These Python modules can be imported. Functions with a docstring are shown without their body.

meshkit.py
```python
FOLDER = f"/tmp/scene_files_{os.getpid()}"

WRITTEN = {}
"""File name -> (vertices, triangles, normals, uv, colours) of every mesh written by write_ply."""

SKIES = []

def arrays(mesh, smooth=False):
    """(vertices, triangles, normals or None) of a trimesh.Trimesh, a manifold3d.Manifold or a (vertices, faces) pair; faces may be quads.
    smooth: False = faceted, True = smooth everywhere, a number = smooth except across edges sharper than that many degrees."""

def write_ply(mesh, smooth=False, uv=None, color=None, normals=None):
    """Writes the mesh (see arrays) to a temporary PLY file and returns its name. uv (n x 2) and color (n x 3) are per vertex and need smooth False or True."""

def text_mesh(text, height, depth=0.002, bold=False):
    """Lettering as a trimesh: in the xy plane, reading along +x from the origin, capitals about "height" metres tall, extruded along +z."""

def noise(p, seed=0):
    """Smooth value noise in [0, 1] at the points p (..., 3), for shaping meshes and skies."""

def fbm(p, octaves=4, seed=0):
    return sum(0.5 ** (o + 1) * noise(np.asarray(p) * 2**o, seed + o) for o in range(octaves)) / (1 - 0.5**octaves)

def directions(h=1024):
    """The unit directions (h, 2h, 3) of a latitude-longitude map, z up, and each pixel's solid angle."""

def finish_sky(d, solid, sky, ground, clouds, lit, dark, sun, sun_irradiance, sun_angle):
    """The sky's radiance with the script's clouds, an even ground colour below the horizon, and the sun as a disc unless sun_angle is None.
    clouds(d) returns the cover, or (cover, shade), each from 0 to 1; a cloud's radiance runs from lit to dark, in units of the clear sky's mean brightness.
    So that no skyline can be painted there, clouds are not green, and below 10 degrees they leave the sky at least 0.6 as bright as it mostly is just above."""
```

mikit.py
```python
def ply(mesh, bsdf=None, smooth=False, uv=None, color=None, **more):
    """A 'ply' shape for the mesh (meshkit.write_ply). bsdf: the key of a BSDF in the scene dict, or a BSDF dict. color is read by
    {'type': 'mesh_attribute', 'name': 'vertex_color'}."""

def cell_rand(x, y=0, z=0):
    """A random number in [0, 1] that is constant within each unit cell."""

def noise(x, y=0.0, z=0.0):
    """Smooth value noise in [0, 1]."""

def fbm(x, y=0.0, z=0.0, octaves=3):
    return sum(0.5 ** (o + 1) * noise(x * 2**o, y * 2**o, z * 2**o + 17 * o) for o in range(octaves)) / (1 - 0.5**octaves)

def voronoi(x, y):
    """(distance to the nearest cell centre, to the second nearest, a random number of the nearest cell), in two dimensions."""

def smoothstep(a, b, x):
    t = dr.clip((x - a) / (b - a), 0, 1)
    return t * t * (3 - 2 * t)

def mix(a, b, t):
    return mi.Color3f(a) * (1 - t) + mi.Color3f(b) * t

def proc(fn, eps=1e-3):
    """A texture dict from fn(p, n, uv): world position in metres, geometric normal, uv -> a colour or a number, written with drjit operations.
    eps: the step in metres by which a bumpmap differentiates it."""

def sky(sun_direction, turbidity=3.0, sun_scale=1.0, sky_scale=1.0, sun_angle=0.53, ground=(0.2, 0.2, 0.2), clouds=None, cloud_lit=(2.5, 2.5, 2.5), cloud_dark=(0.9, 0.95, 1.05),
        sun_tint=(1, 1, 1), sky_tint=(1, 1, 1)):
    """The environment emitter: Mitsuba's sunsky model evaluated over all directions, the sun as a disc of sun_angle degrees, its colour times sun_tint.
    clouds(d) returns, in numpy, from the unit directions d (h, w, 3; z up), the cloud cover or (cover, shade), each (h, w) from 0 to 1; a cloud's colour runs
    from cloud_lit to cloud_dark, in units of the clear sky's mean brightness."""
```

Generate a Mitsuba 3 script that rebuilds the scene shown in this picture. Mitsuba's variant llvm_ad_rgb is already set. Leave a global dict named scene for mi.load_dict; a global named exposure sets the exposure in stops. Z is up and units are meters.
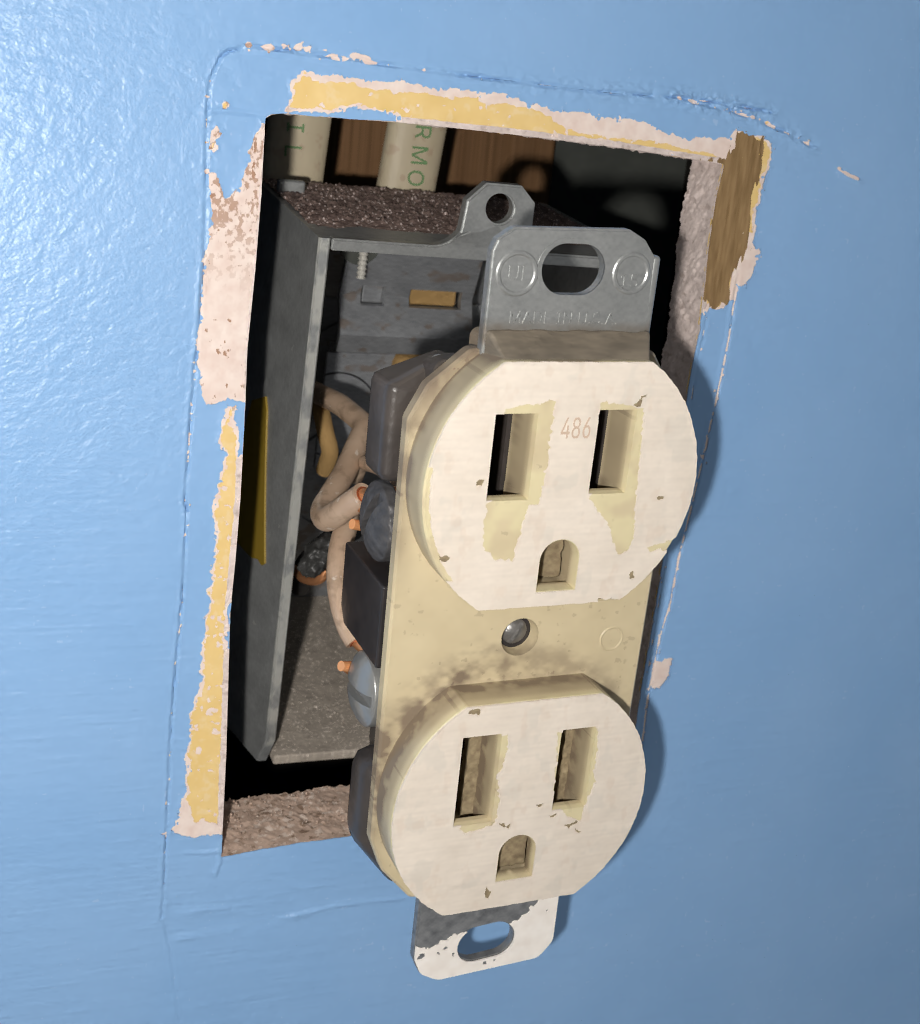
import math, random
import numpy as np, trimesh, shapely
import manifold3d as m3
import drjit as dr
import mitsuba as mi
import mikit, meshkit
from shapely.geometry import Polygon, LineString, Point, box as sbox
from shapely.ops import unary_union

# ---------------------------------------------------------------- camera, light, exposure
scene, labels = {}, {}
MM = 0.001
CAM = np.array([-35.125, -150.133, -1.846]); VIEW = np.array([0.37338, 0.89086, -0.25877]); UP = np.array([0.00946, 0.27527, 0.96132])
T = mi.ScalarTransform4f
scene['camera'] = {'type': 'thinlens', 'aperture_radius': 0.4 * MM, 'focus_distance': 150 * MM, 'fov': 38.2076, 'near_clip': 0.01, 'far_clip': 5.0,
                   'to_world': T().look_at(origin=(CAM * MM).tolist(), target=((CAM + 100 * VIEW) * MM).tolist(), up=UP.tolist())}
exposure = 0.06
FLASH_AT = (-51.0, -152.0, -13.5)
scene['camera_flash'] = {'type': 'sphere', 'center': [c * MM for c in FLASH_AT], 'radius': 2.6 * MM,
                         'emitter': {'type': 'area', 'radiance': {'type': 'rgb', 'value': [4250, 4100, 3900]}},
                         'bsdf': {'type': 'diffuse'}}
labels['camera_flash'] = {'label': 'small round flash lamp beside the camera lighting the wall', 'category': 'flash lamp'}
scene['room_light'] = {'type': 'constant', 'radiance': {'type': 'rgb', 'value': [0.215, 0.22, 0.225]}}   # the dim room's own light

# measured in millimetres
BARE = [[(np.float64(2.54), np.float64(1.09)), (np.float64(2.91), np.float64(4.2)), (np.float64(3.86), np.float64(5.26)), (np.float64(7.74), np.float64(5.47)), (np.float64(11.15), np.float64(5.09)), (np.float64(15.4), np.float64(5.54)), (np.float64(17.96), np.float64(5.27)), (np.float64(25.14), np.float64(5.36)), (np.float64(28.43), np.float64(5.48)), (np.float64(33.21), np.float64(4.49)), (np.float64(39.89), np.float64(4.35)), (np.float64(46.97), np.float64(3.99)), (np.float64(53.57), np.float64(2.7)), (np.float64(59.43), np.float64(3.48)), (np.float64(60.27), np.float64(4.66)), (np.float64(64.64), np.float64(3.72)), (np.float64(66.49), np.float64(2.77)), (np.float64(65.65), np.float64(-0.17)), (np.float64(65.22), np.float64(-5.38)), (np.float64(65.18), np.float64(-9.47)), (np.float64(66.72), np.float64(-10.28)), (np.float64(65.92), np.float64(-13.57)), (np.float64(64.09), np.float64(-15.5)), (np.float64(63.68), np.float64(-16.7)), (np.float64(62.05), np.float64(-17.96)), (np.float64(60.1), np.float64(-18.18)), (np.float64(57.68), np.float64(-21.04)), (np.float64(54.77), np.float64(-12.17)), (np.float64(56.71), np.float64(-1.42)), (np.float64(36.18), np.float64(-0.19)), (np.float64(24.45), np.float64(-0.1)), (np.float64(16.33), np.float64(0.48)), (np.float64(15.14), np.float64(1.58)), (np.float64(12.22), np.float64(2.06)), (np.float64(9.76), np.float64(1.81)), (np.float64(6.43), np.float64(1.05))], [(np.float64(-0.3), np.float64(-0.46)), (np.float64(-1.25), np.float64(-3.54)), (np.float64(-2.39), np.float64(-7.4)), (np.float64(-3.99), np.float64(-8.94)), (np.float64(-5.23), np.float64(-6.24)), (np.float64(-6.11), np.float64(-6.31)), (np.float64(-5.64), np.float64(-9.28)), (np.float64(-5.35), np.float64(-10.89)), (np.float64(-5.73), np.float64(-14.74)), (np.float64(-6.04), np.float64(-20.32)), (np.float64(-6.47), np.float64(-26.0)), (np.float64(-5.84), np.float64(-30.01)), (np.float64(-5.16), np.float64(-32.44)), (np.float64(-3.46), np.float64(-31.82)), (np.float64(-2.32), np.float64(-31.32)), (np.float64(-1.72), np.float64(-31.66)), (np.float64(-0.77), np.float64(-31.88)), (np.float64(3.01), np.float64(-31.56)), (np.float64(3.14), np.float64(-14.18)), (np.float64(1.71), np.float64(-0.27))], [(np.float64(-2.62), np.float64(-32.27)), (np.float64(-3.32), np.float64(-34.65)), (np.float64(-3.56), np.float64(-37.03)), (np.float64(-2.56), np.float64(-38.22)), (np.float64(-3.48), np.float64(-43.68)), (np.float64(-3.77), np.float64(-45.14)), (np.float64(-3.24), np.float64(-48.86)), (np.float64(-3.58), np.float64(-54.5)), (np.float64(-4.17), np.float64(-62.8)), (np.float64(-4.02), np.float64(-66.08)), (np.float64(-5.05), np.float64(-70.63)), (np.float64(-5.47), np.float64(-75.28)), (np.float64(-5.46), np.float64(-81.4)), (np.float64(-6.87), np.float64(-86.79)), (np.float64(-4.56), np.float64(-88.17)), (np.float64(-0.78), np.float64(-87.75)), (np.float64(2.84), np.float64(-83.33)), (np.float64(2.1), np.float64(-69.52)), (np.float64(-0.06), np.float64(-64.07)), (np.float64(-1.12), np.float64(-62.7)), (np.float64(-1.24), np.float64(-57.77)), (np.float64(0.49), np.float64(-51.2)), (np.float64(1.87), np.float64(-38.8)), (np.float64(-1.05), np.float64(-37.85)), (np.float64(-1.0), np.float64(-36.41)), (np.float64(-1.68), np.float64(-34.62)), (np.float64(-1.55), np.float64(-32.6))], [(np.float64(-5.88), np.float64(-1.63)), (np.float64(-5.35), np.float64(-1.37)), (np.float64(-4.87), np.float64(-2.17)), (np.float64(-5.44), np.float64(-4.12)), (np.float64(-6.01), np.float64(-3.75))], [(np.float64(-5.03), np.float64(1.07)), (np.float64(-4.39), np.float64(1.45)), (np.float64(-4.03), np.float64(0.75)), (np.float64(-4.78), np.float64(0.47))], [(np.float64(59.02), np.float64(-71.83)), (np.float64(59.51), np.float64(-67.63)), (np.float64(62.16), np.float64(-67.02)), (np.float64(61.94), np.float64(-69.74)), (np.float64(60.16), np.float64(-71.91))], [(np.float64(-0.42), np.float64(7.49)), (np.float64(2.33), np.float64(8.01)), (np.float64(4.83), np.float64(7.78)), (np.float64(4.4), np.float64(7.42)), (np.float64(1.8), np.float64(7.43)), (np.float64(-0.3), np.float64(7.19))], [(np.float64(7.83), np.float64(7.39)), (np.float64(9.41), np.float64(7.99)), (np.float64(11.78), np.float64(7.51)), (np.float64(9.48), np.float64(7.04))]]
PINK = [[(np.float64(1.11), np.float64(0.42)), (np.float64(-1.53), np.float64(-2.49)), (np.float64(-5.27), np.float64(-5.49)), (np.float64(-7.84), np.float64(-9.45)), (np.float64(-8.27), np.float64(-26.06)), (np.float64(-6.81), np.float64(-34.11)), (np.float64(-2.87), np.float64(-31.92)), (np.float64(-2.08), np.float64(-31.32)), (np.float64(-0.53), np.float64(-31.99)), (np.float64(4.81), np.float64(-31.51)), (np.float64(4.53), np.float64(-8.5))], [(np.float64(6.95), np.float64(6.86)), (np.float64(22.47), np.float64(6.96)), (np.float64(35.31), np.float64(6.64)), (np.float64(54.91), np.float64(5.11)), (np.float64(60.85), np.float64(4.71)), (np.float64(60.9), np.float64(0.17)), (np.float64(58.85), np.float64(0.86)), (np.float64(54.02), np.float64(1.65)), (np.float64(48.25), np.float64(1.97)), (np.float64(42.7), np.float64(1.81)), (np.float64(36.55), np.float64(2.17)), (np.float64(33.67), np.float64(3.97)), (np.float64(30.36), np.float64(4.32)), (np.float64(25.23), np.float64(4.47)), (np.float64(19.01), np.float64(4.5)), (np.float64(15.38), np.float64(4.34)), (np.float64(9.43), np.float64(4.58)), (np.float64(4.82), np.float64(4.51))], [(np.float64(-8.29), np.float64(-88.44)), (np.float64(-8.0), np.float64(-79.52)), (np.float64(-5.17), np.float64(-82.53)), (np.float64(-3.91), np.float64(-85.72)), (np.float64(0.19), np.float64(-86.72)), (np.float64(0.36), np.float64(-90.15))], [(np.float64(63.4), np.float64(-8.05)), (np.float64(68.43), np.float64(-7.71)), (np.float64(68.92), np.float64(-14.59)), (np.float64(64.2), np.float64(-18.78)), (np.float64(61.14), np.float64(-18.92)), (np.float64(62.87), np.float64(-15.57))], [(np.float64(56.61), np.float64(-64.2)), (np.float64(64.71), np.float64(-64.59)), (np.float64(66.2), np.float64(-73.84)), (np.float64(57.95), np.float64(-73.29))]]
BROWN = [[(np.float64(60.27), np.float64(4.66)), (np.float64(62.43), np.float64(4.25)), (np.float64(64.64), np.float64(3.72)), (np.float64(64.9), np.float64(-0.23)), (np.float64(64.62), np.float64(-3.78)), (np.float64(64.99), np.float64(-10.13)), (np.float64(63.48), np.float64(-12.03)), (np.float64(62.97), np.float64(-14.39)), (np.float64(63.03), np.float64(-17.39)), (np.float64(60.68), np.float64(-18.02)), (np.float64(58.55), np.float64(-17.09)), (np.float64(55.69), np.float64(0.34)), (np.float64(59.66), np.float64(0.44))]]
OPENING = [(np.float64(0.01), np.float64(-0.01)), (np.float64(0.03), np.float64(-8.3)), (np.float64(-0.19), np.float64(-16.63)), (np.float64(-0.62), np.float64(-25.78)), (np.float64(-0.51), np.float64(-32.23)), (np.float64(-0.5), np.float64(-43.7)), (np.float64(-0.71), np.float64(-51.42)), (np.float64(-1.0), np.float64(-57.78)), (np.float64(-0.57), np.float64(-76.37)), (np.float64(-0.49), np.float64(-91.05)), (np.float64(9.83), np.float64(-90.23)), (np.float64(16.63), np.float64(-89.98)), (np.float64(26.49), np.float64(-89.88)), (58.0, -90.3), (np.float64(57.85), np.float64(-74.8)), (np.float64(58.46), np.float64(-55.48)), (np.float64(58.51), np.float64(-35.75)), (np.float64(58.83), np.float64(-25.35)), (np.float64(59.19), np.float64(-20.97)), (np.float64(58.82), np.float64(-10.52)), (np.float64(58.83), np.float64(-4.35)), (np.float64(59.41), np.float64(0.17)), (np.float64(47.02), np.float64(0.78)), (np.float64(33.36), np.float64(1.06)), (np.float64(20.57), np.float64(1.11)), (np.float64(15.67), np.float64(1.08)), (np.float64(3.93), np.float64(0.7)), (np.float64(2.22), np.float64(0.74)), (np.float64(0.76), np.float64(0.49))]
CRACKS = {'top': [(np.float64(-2.29), np.float64(7.37)), (np.float64(3.5), np.float64(7.31)), (np.float64(8.07), np.float64(7.2)), (np.float64(19.99), np.float64(7.02)), (np.float64(30.05), np.float64(6.99)), (np.float64(40.62), np.float64(6.97)), (np.float64(53.07), np.float64(7.55)), (np.float64(64.93), np.float64(7.06))], 'topr': [(np.float64(51.53), np.float64(7.4)), (np.float64(57.54), np.float64(6.81)), (np.float64(62.84), np.float64(6.13)), (np.float64(68.45), np.float64(4.57)), (np.float64(72.07), np.float64(3.53))], 'topr2': [(np.float64(76.67), np.float64(1.14)), (np.float64(78.09), np.float64(0.49)), (np.float64(80.13), np.float64(0.01))], 'left1': [(np.float64(-2.51), np.float64(7.35)), (np.float64(-5.05), np.float64(6.13)), (np.float64(-6.22), np.float64(3.33)), (np.float64(-6.42), np.float64(-1.89)), (np.float64(-6.25), np.float64(-5.58)), (np.float64(-6.01), np.float64(-15.86)), (np.float64(-6.29), np.float64(-24.85)), (np.float64(-6.68), np.float64(-31.77)), (np.float64(-7.0), np.float64(-43.66)), (np.float64(-6.7), np.float64(-45.12)), (np.float64(-6.84), np.float64(-56.28)), (np.float64(-7.3), np.float64(-65.88)), (np.float64(-7.55), np.float64(-75.11)), (np.float64(-7.58), np.float64(-90.91)), (np.float64(-7.67), np.float64(-98.74))], 'left2': [(np.float64(-7.41), np.float64(-99.21)), (np.float64(-6.5), np.float64(-103.27)), (np.float64(-5.1), np.float64(-112.88)), (np.float64(-4.76), np.float64(-114.91))], 'bot': [(np.float64(-7.16), np.float64(-102.44)), (np.float64(-2.7), np.float64(-101.92)), (np.float64(3.05), np.float64(-101.87))], 'bot2': [(np.float64(7.84), np.float64(-101.35)), (np.float64(14.9), np.float64(-100.37)), (np.float64(21.24), np.float64(-100.32)), (np.float64(24.41), np.float64(-100.43)), (np.float64(28.92), np.float64(-100.26)), (np.float64(34.83), np.float64(-99.78))], 'sliv': [(np.float64(-5.12), np.float64(-89.79)), (np.float64(-2.58), np.float64(-90.23)), (np.float64(-0.41), np.float64(-90.2))], 'tear': [(np.float64(-0.54), np.float64(-90.04)), (np.float64(-0.33), np.float64(-91.78)), (np.float64(-0.78), np.float64(-93.17))], 'right1': [(np.float64(63.77), np.float64(-13.69)), (np.float64(63.75), np.float64(-21.58)), (np.float64(63.19), np.float64(-30.21)), (np.float64(62.29), np.float64(-39.87)), (np.float64(60.87), np.float64(-52.65)), (np.float64(60.57), np.float64(-58.91)), (np.float64(59.72), np.float64(-63.75)), (np.float64(59.09), np.float64(-72.3)), (np.float64(59.33), np.float64(-82.66))], 'right2': [(np.float64(59.97), np.float64(-19.23)), (np.float64(59.44), np.float64(-27.2)), (np.float64(59.16), np.float64(-39.88)), (np.float64(58.87), np.float64(-54.04)), (np.float64(58.53), np.float64(-71.8))], 'corner': [(np.float64(-6.61), np.float64(-0.03)), (np.float64(-4.78), np.float64(0.36)), (np.float64(-2.24), np.float64(0.3)), (np.float64(0.33), np.float64(0.24))], 'bump1': [(np.float64(-5.4), np.float64(-98.77)), (np.float64(-2.22), np.float64(-98.19)), (np.float64(0.39), np.float64(-98.54))], 'ripple1': [(np.float64(7.48), np.float64(-95.37)), (np.float64(10.27), np.float64(-96.91)), (np.float64(14.39), np.float64(-97.14))]}
WEAR_A = [[(np.float64(-8.0), np.float64(28.24)), (np.float64(-2.47), np.float64(29.04)), (np.float64(-2.49), np.float64(25.83)), (np.float64(-2.78), np.float64(17.61)), (np.float64(-3.95), np.float64(17.66)), (np.float64(-5.26), np.float64(11.51)), (np.float64(-7.48), np.float64(11.64)), (np.float64(-8.84), np.float64(13.41)), (np.float64(-9.01), np.float64(17.86)), (np.float64(-7.94), np.float64(18.37))], [(np.float64(2.67), np.float64(28.79)), (np.float64(8.17), np.float64(28.09)), (np.float64(8.46), np.float64(23.43)), (np.float64(8.78), np.float64(17.73)), (np.float64(9.26), np.float64(13.28)), (np.float64(8.77), np.float64(11.66)), (np.float64(7.57), np.float64(11.37)), (np.float64(5.42), np.float64(15.56)), (np.float64(3.11), np.float64(17.95)), (np.float64(3.5), np.float64(20.19))], [(np.float64(11.25), np.float64(12.0)), (np.float64(14.54), np.float64(13.02)), (np.float64(15.8), np.float64(13.91)), (np.float64(15.78), np.float64(12.6)), (np.float64(14.38), np.float64(11.71)), (np.float64(11.83), np.float64(11.61))], [(np.float64(6.78), np.float64(28.43)), (np.float64(7.71), np.float64(29.4)), (np.float64(8.15), np.float64(29.62)), (np.float64(7.52), np.float64(28.31))], [(np.float64(-13.57), np.float64(12.43)), (np.float64(-12.42), np.float64(12.03)), (np.float64(-12.83), np.float64(11.72)), (np.float64(-13.53), np.float64(11.98))], [(np.float64(9.46), np.float64(8.99)), (np.float64(9.93), np.float64(9.2)), (np.float64(10.07), np.float64(8.35)), (np.float64(9.71), np.float64(8.25))], [(np.float64(-10.43), np.float64(20.52)), (np.float64(-9.54), np.float64(20.5)), (np.float64(-9.71), np.float64(20.07)), (np.float64(-10.4), np.float64(20.2))], [(np.float64(11.37), np.float64(17.98)), (np.float64(12.26), np.float64(17.95)), (np.float64(12.19), np.float64(17.6)), (np.float64(11.43), np.float64(17.63))], [(np.float64(13.32), np.float64(11.89)), (np.float64(16.28), np.float64(14.13)), (np.float64(15.8), np.float64(12.48)), (np.float64(13.95), np.float64(11.25))], [(np.float64(5.61), np.float64(6.24)), (np.float64(7.39), np.float64(6.11)), (np.float64(8.9), np.float64(6.13)), (np.float64(8.51), np.float64(5.42)), (np.float64(6.25), np.float64(5.34))]]
WEAR_B = [[(np.float64(-8.25), np.float64(-9.54)), (np.float64(-3.12), np.float64(-9.77)), (np.float64(-2.98), np.float64(-12.98)), (np.float64(-3.83), np.float64(-15.2)), (np.float64(-3.1), np.float64(-18.17)), (np.float64(-3.25), np.float64(-21.07)), (np.float64(-5.17), np.float64(-21.84)), (np.float64(-7.38), np.float64(-22.03)), (np.float64(-7.74), np.float64(-20.92))], [(np.float64(3.22), np.float64(-10.38)), (np.float64(8.35), np.float64(-10.2)), (np.float64(8.8), np.float64(-13.14)), (np.float64(8.78), np.float64(-16.47)), (np.float64(9.19), np.float64(-17.47)), (np.float64(8.48), np.float64(-19.81)), (np.float64(7.84), np.float64(-22.73)), (np.float64(5.67), np.float64(-21.45)), (np.float64(3.86), np.float64(-17.82))], [(np.float64(-8.14), np.float64(-6.19)), (np.float64(-6.84), np.float64(-6.09)), (np.float64(-6.89), np.float64(-6.7)), (np.float64(-8.09), np.float64(-6.69))], [(np.float64(-2.74), np.float64(-21.14)), (np.float64(-1.64), np.float64(-21.84)), (np.float64(-1.16), np.float64(-21.65)), (np.float64(-1.46), np.float64(-22.27)), (np.float64(-2.38), np.float64(-22.0))], [(np.float64(5.89), np.float64(-22.98)), (np.float64(7.39), np.float64(-22.39)), (np.float64(7.59), np.float64(-22.83)), (np.float64(6.22), np.float64(-23.45))], [(np.float64(7.42), np.float64(-23.49)), (np.float64(8.18), np.float64(-24.16)), (np.float64(7.95), np.float64(-24.4))], [(np.float64(3.4), np.float64(-21.11)), (np.float64(4.45), np.float64(-21.13)), (np.float64(4.24), np.float64(-21.51))], [(np.float64(1.64), np.float64(-19.51)), (np.float64(2.65), np.float64(-19.39)), (np.float64(2.22), np.float64(-20.0))], [(np.float64(-3.47), np.float64(-30.0)), (np.float64(-2.6), np.float64(-30.85)), (np.float64(-3.01), np.float64(-31.75)), (np.float64(-3.46), np.float64(-31.26))], [(np.float64(-15.35), np.float64(-26.19)), (np.float64(-13.82), np.float64(-28.46)), (np.float64(-11.9), np.float64(-30.84)), (np.float64(-13.04), np.float64(-30.35)), (np.float64(-14.87), np.float64(-27.47))]]
SCRATCH_A = []
PATHS = {'w1': [(17.78, 40.0, -37.54), (19.55, 28.0, -37.46), (21.03, 20.0, -38.85), (15.99, 12.0, -43.32), (10.73, 4.0, -46.43), (10.25, 0.0, -46.43), (10.96, -5.0, -43.37), (12.19, -8.0, -40.96)], 'w2': [(15.95, 8.0, -46.02), (13.8, 3.0, -47.87), (12.31, 0.0, -50.18), (11.39, -3.0, -53.05), (11.51, -5.0, -55.69), (12.1, -7.0, -58.06), (12.75, -8.0, -59.11)], 'w3': [(19.72, 40.0, -38.71), (18.78, 34.0, -40.35), (18.71, 31.0, -42.66), (19.64, 31.0, -45.18), (19.67, 34.0, -48.64)], 't1': [(14.23, -8.0, -44.87), (12.32, -8.5, -44.57), (10.68, -9.0, -44.16)], 'w2t': [(14.59, -9.0, -62.42), (12.21, -10.0, -61.62), (10.01, -11.0, -60.96)], 'w4': [(17.64, -4.0, -39.96), (18.02, 4.0, -40.74), (18.88, 14.0, -42.45), (19.51, 18.0, -45.69)], 'lump': [(13.58, 14.0, -55.47), (12.96, 20.0, -57.96)], 'bw': [(18.19, 14.0, -51.61), (17.03, 18.0, -54.51), (15.76, 21.0, -57.17), (15.32, 25.0, -60.53), (16.04, 30.0, -65.13)], 'cu': [(13.61, 24.0, -60.75), (13.28, 19.0, -60.26), (13.85, 16.0, -59.7), (14.49, 14.0, -58.61), (14.97, 14.0, -57.48)]}

# ---------------------------------------------------------------- helpers (all shapes in millimetres, written in metres)
RD = np.array([[0.99948, -0.0219, -0.02353], [0.02008, 0.99699, -0.07484], [0.0251, 0.07433, 0.99692]])
TD = np.array([27.983, -27.259, -53.949])            # the pulled-out receptacle hangs a little askew
M_DEV = np.eye(4); M_DEV[:3, :3] = RD; M_DEV[:3, 3] = TD
_a = math.radians(8.3)                                # the box has been pushed back at its foot
M_BOX = np.eye(4); M_BOX[:3, :3] = np.array([[1, 0, 0], [0, math.cos(_a), -math.sin(_a)], [0, math.sin(_a), math.cos(_a)]]); M_BOX[:3, 3] = (9.3, 8.0, -13.1)


def tm(mesh):
    if isinstance(mesh, m3.Manifold):
        m = mesh.to_mesh()
        return trimesh.Trimesh(np.array(m.vert_properties)[:, :3], np.array(m.tri_verts), process=False)
    return mesh


def add(key, mesh, bsdf, smooth=30, M=None, label=None, cat=None, kind=None, group=None):
    while key in scene:
        stem, _, n = key.rpartition('_')
        key = f'{stem}_{int(n) + 1:03d}' if n.isdigit() and len(n) == 3 else key + '_001'
    mesh = tm(mesh)
    v = np.array(mesh.vertices, float)
    if M is not None:
        v = v @ M[:3, :3].T + M[:3, 3]
    scene[key] = mikit.ply(trimesh.Trimesh(v * MM, np.array(mesh.faces), process=False), bsdf, smooth=smooth)
    tag(key, label, cat, kind, group)
    return key


def tag(key, label=None, cat=None, kind=None, group=None):
    d = {k: v for k, v in (('label', label), ('category', cat), ('kind', kind), ('group', group)) if v}
    if d:
        labels[key] = d


def poly_to_cs(p):
    p = shapely.orient_polygons(p) if hasattr(shapely, 'orient_polygons') else shapely.geometry.polygon.orient(p)
    return m3.CrossSection([np.array(p.exterior.coords)[:-1]] + [np.array(r.coords)[:-1] for r in p.interiors], m3.FillRule.EvenOdd)


ROT = np.array([[1, 0, 0, 0], [0, 0, -1, 0], [0, 1, 0, 0]], float)


def plate(p, y0, y1):
    """The polygon p in (x, z), filling depths y0 to y1."""
    r = m3.Manifold.batch_boolean([m3.Manifold.extrude(poly_to_cs(g), y1 - y0) for g in getattr(p, 'geoms', [p])], m3.OpType.Add)
    return r.transform(ROT).translate([0, y1, 0])


def cplate(p, y0, y1, ch=0.3, back=False):
    """A convex plate whose front edge is chamfered."""
    inner = p.buffer(-ch, join_style=2)
    parts = [plate(inner, y0, y1 - (0 if not back else 0)), plate(p, y0 + ch, y1 - (ch if back else 0))]
    return m3.Manifold.batch_hull(parts)


def bx(x0, x1, y0, y1, z0, z1, r=0.0):
    if r <= 0:
        return m3.Manifold.cube([x1 - x0, y1 - y0, z1 - z0]).translate([x0, y0, z0])
    s = m3.Manifold.sphere(r, 12)
    return m3.Manifold.batch_hull([s.translate([a, b, c]) for a in (x0 + r, x1 - r) for b in (y0 + r, y1 - r) for c in (z0 + r, z1 - r)])


def spline(pts, n=12):
    p = np.array(pts, float)
    q = np.vstack([2 * p[0] - p[1], p, 2 * p[-1] - p[-2]])
    out = []
    for i in range(1, len(q) - 2):
        for t in np.linspace(0, 1, n, endpoint=False):
            a, b, c, d = q[i - 1:i + 3]
            out.append(0.5 * (2 * b + (c - a) * t + (2 * a - 5 * b + 4 * c - d) * t ** 2 + (3 * b - a - 3 * c + d) * t ** 3))
    return np.array(out + [p[-1]])


def tube(path, r, n=20, cap=True, flat=1.0):
    path = np.array(path, float)
    r = np.broadcast_to(r, len(path))
    t = np.gradient(path, axis=0); t /= np.linalg.norm(t, axis=1, keepdims=True)
    u = np.cross(t[0], [0.3, 0.9, 0.2]); u /= np.linalg.norm(u)
    rings = []
    for i in range(len(path)):
        u = u - t[i] * (u @ t[i]); u /= np.linalg.norm(u)
        w = np.cross(t[i], u)
        a = np.linspace(0, 2 * np.pi, n, endpoint=False)
        rings.append(path[i] + r[i] * (np.cos(a)[:, None] * u + flat * np.sin(a)[:, None] * w))
    v = np.vstack(rings + [path[:1], path[-1:]])
    f = []
    for i in range(len(path) - 1):
        for k in range(n):
            a, b = i * n + k, i * n + (k + 1) % n
            f += [[a, b, b + n], [a, b + n, a + n]]
    e = len(path) * n
    for k in range(n):
        f.append([e, (k + 1) % n, k]); f.append([e + 1, e - n + k, e - n + (k + 1) % n])
    m = trimesh.Trimesh(v, f, process=False)
    if m.volume < 0:
        m.invert()
    return m


def lathe(profile, n=40):
    """Profile of (radius, height), turned about +z."""
    pr = np.array(profile, float)
    a = np.linspace(0, 2 * np.pi, n, endpoint=False)
    v = np.concatenate([np.stack([r * np.cos(a), r * np.sin(a), 0 * a + h], 1) for r, h in pr])
    f = []
    for i in range(len(pr) - 1):
        for k in range(n):
            p, q = i * n + k, i * n + (k + 1) % n
            f += [[p, q, q + n], [p, q + n, p + n]]
    m = trimesh.Trimesh(v, f, process=False)
    m.merge_vertices()
    m.update_faces(m.nondegenerate_faces())
    if m.volume < 0:
        m.invert()
    return m


def mani(t):
    return m3.Manifold(m3.Mesh(np.asarray(t.vertices, np.float32), np.asarray(t.faces, np.uint32)))


def ragged(pts, amp=0.25, step=0.15, seed=0, freq=1.6):
    """A polygon with a torn, uneven outline."""
    p = Polygon(pts).buffer(0)
    p = max(getattr(p, 'geoms', [p]), key=lambda g: g.area)
    n = max(12, int(p.exterior.length / step))
    q = np.array([p.exterior.interpolate(i / n, normalized=True).coords[0] for i in range(n)])
    w = np.stack([q[:, 0] * freq, q[:, 1] * freq, 0 * q[:, 0]], 1)
    dx = meshkit.fbm(w, 3, seed) - 0.5
    dz = meshkit.fbm(w + 31, 3, seed + 5) - 0.5
    r = Polygon(q + 2 * amp * np.stack([dx, dz], 1)).buffer(0)
    return max(getattr(r, 'geoms', [r]), key=lambda g: g.area)


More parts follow.
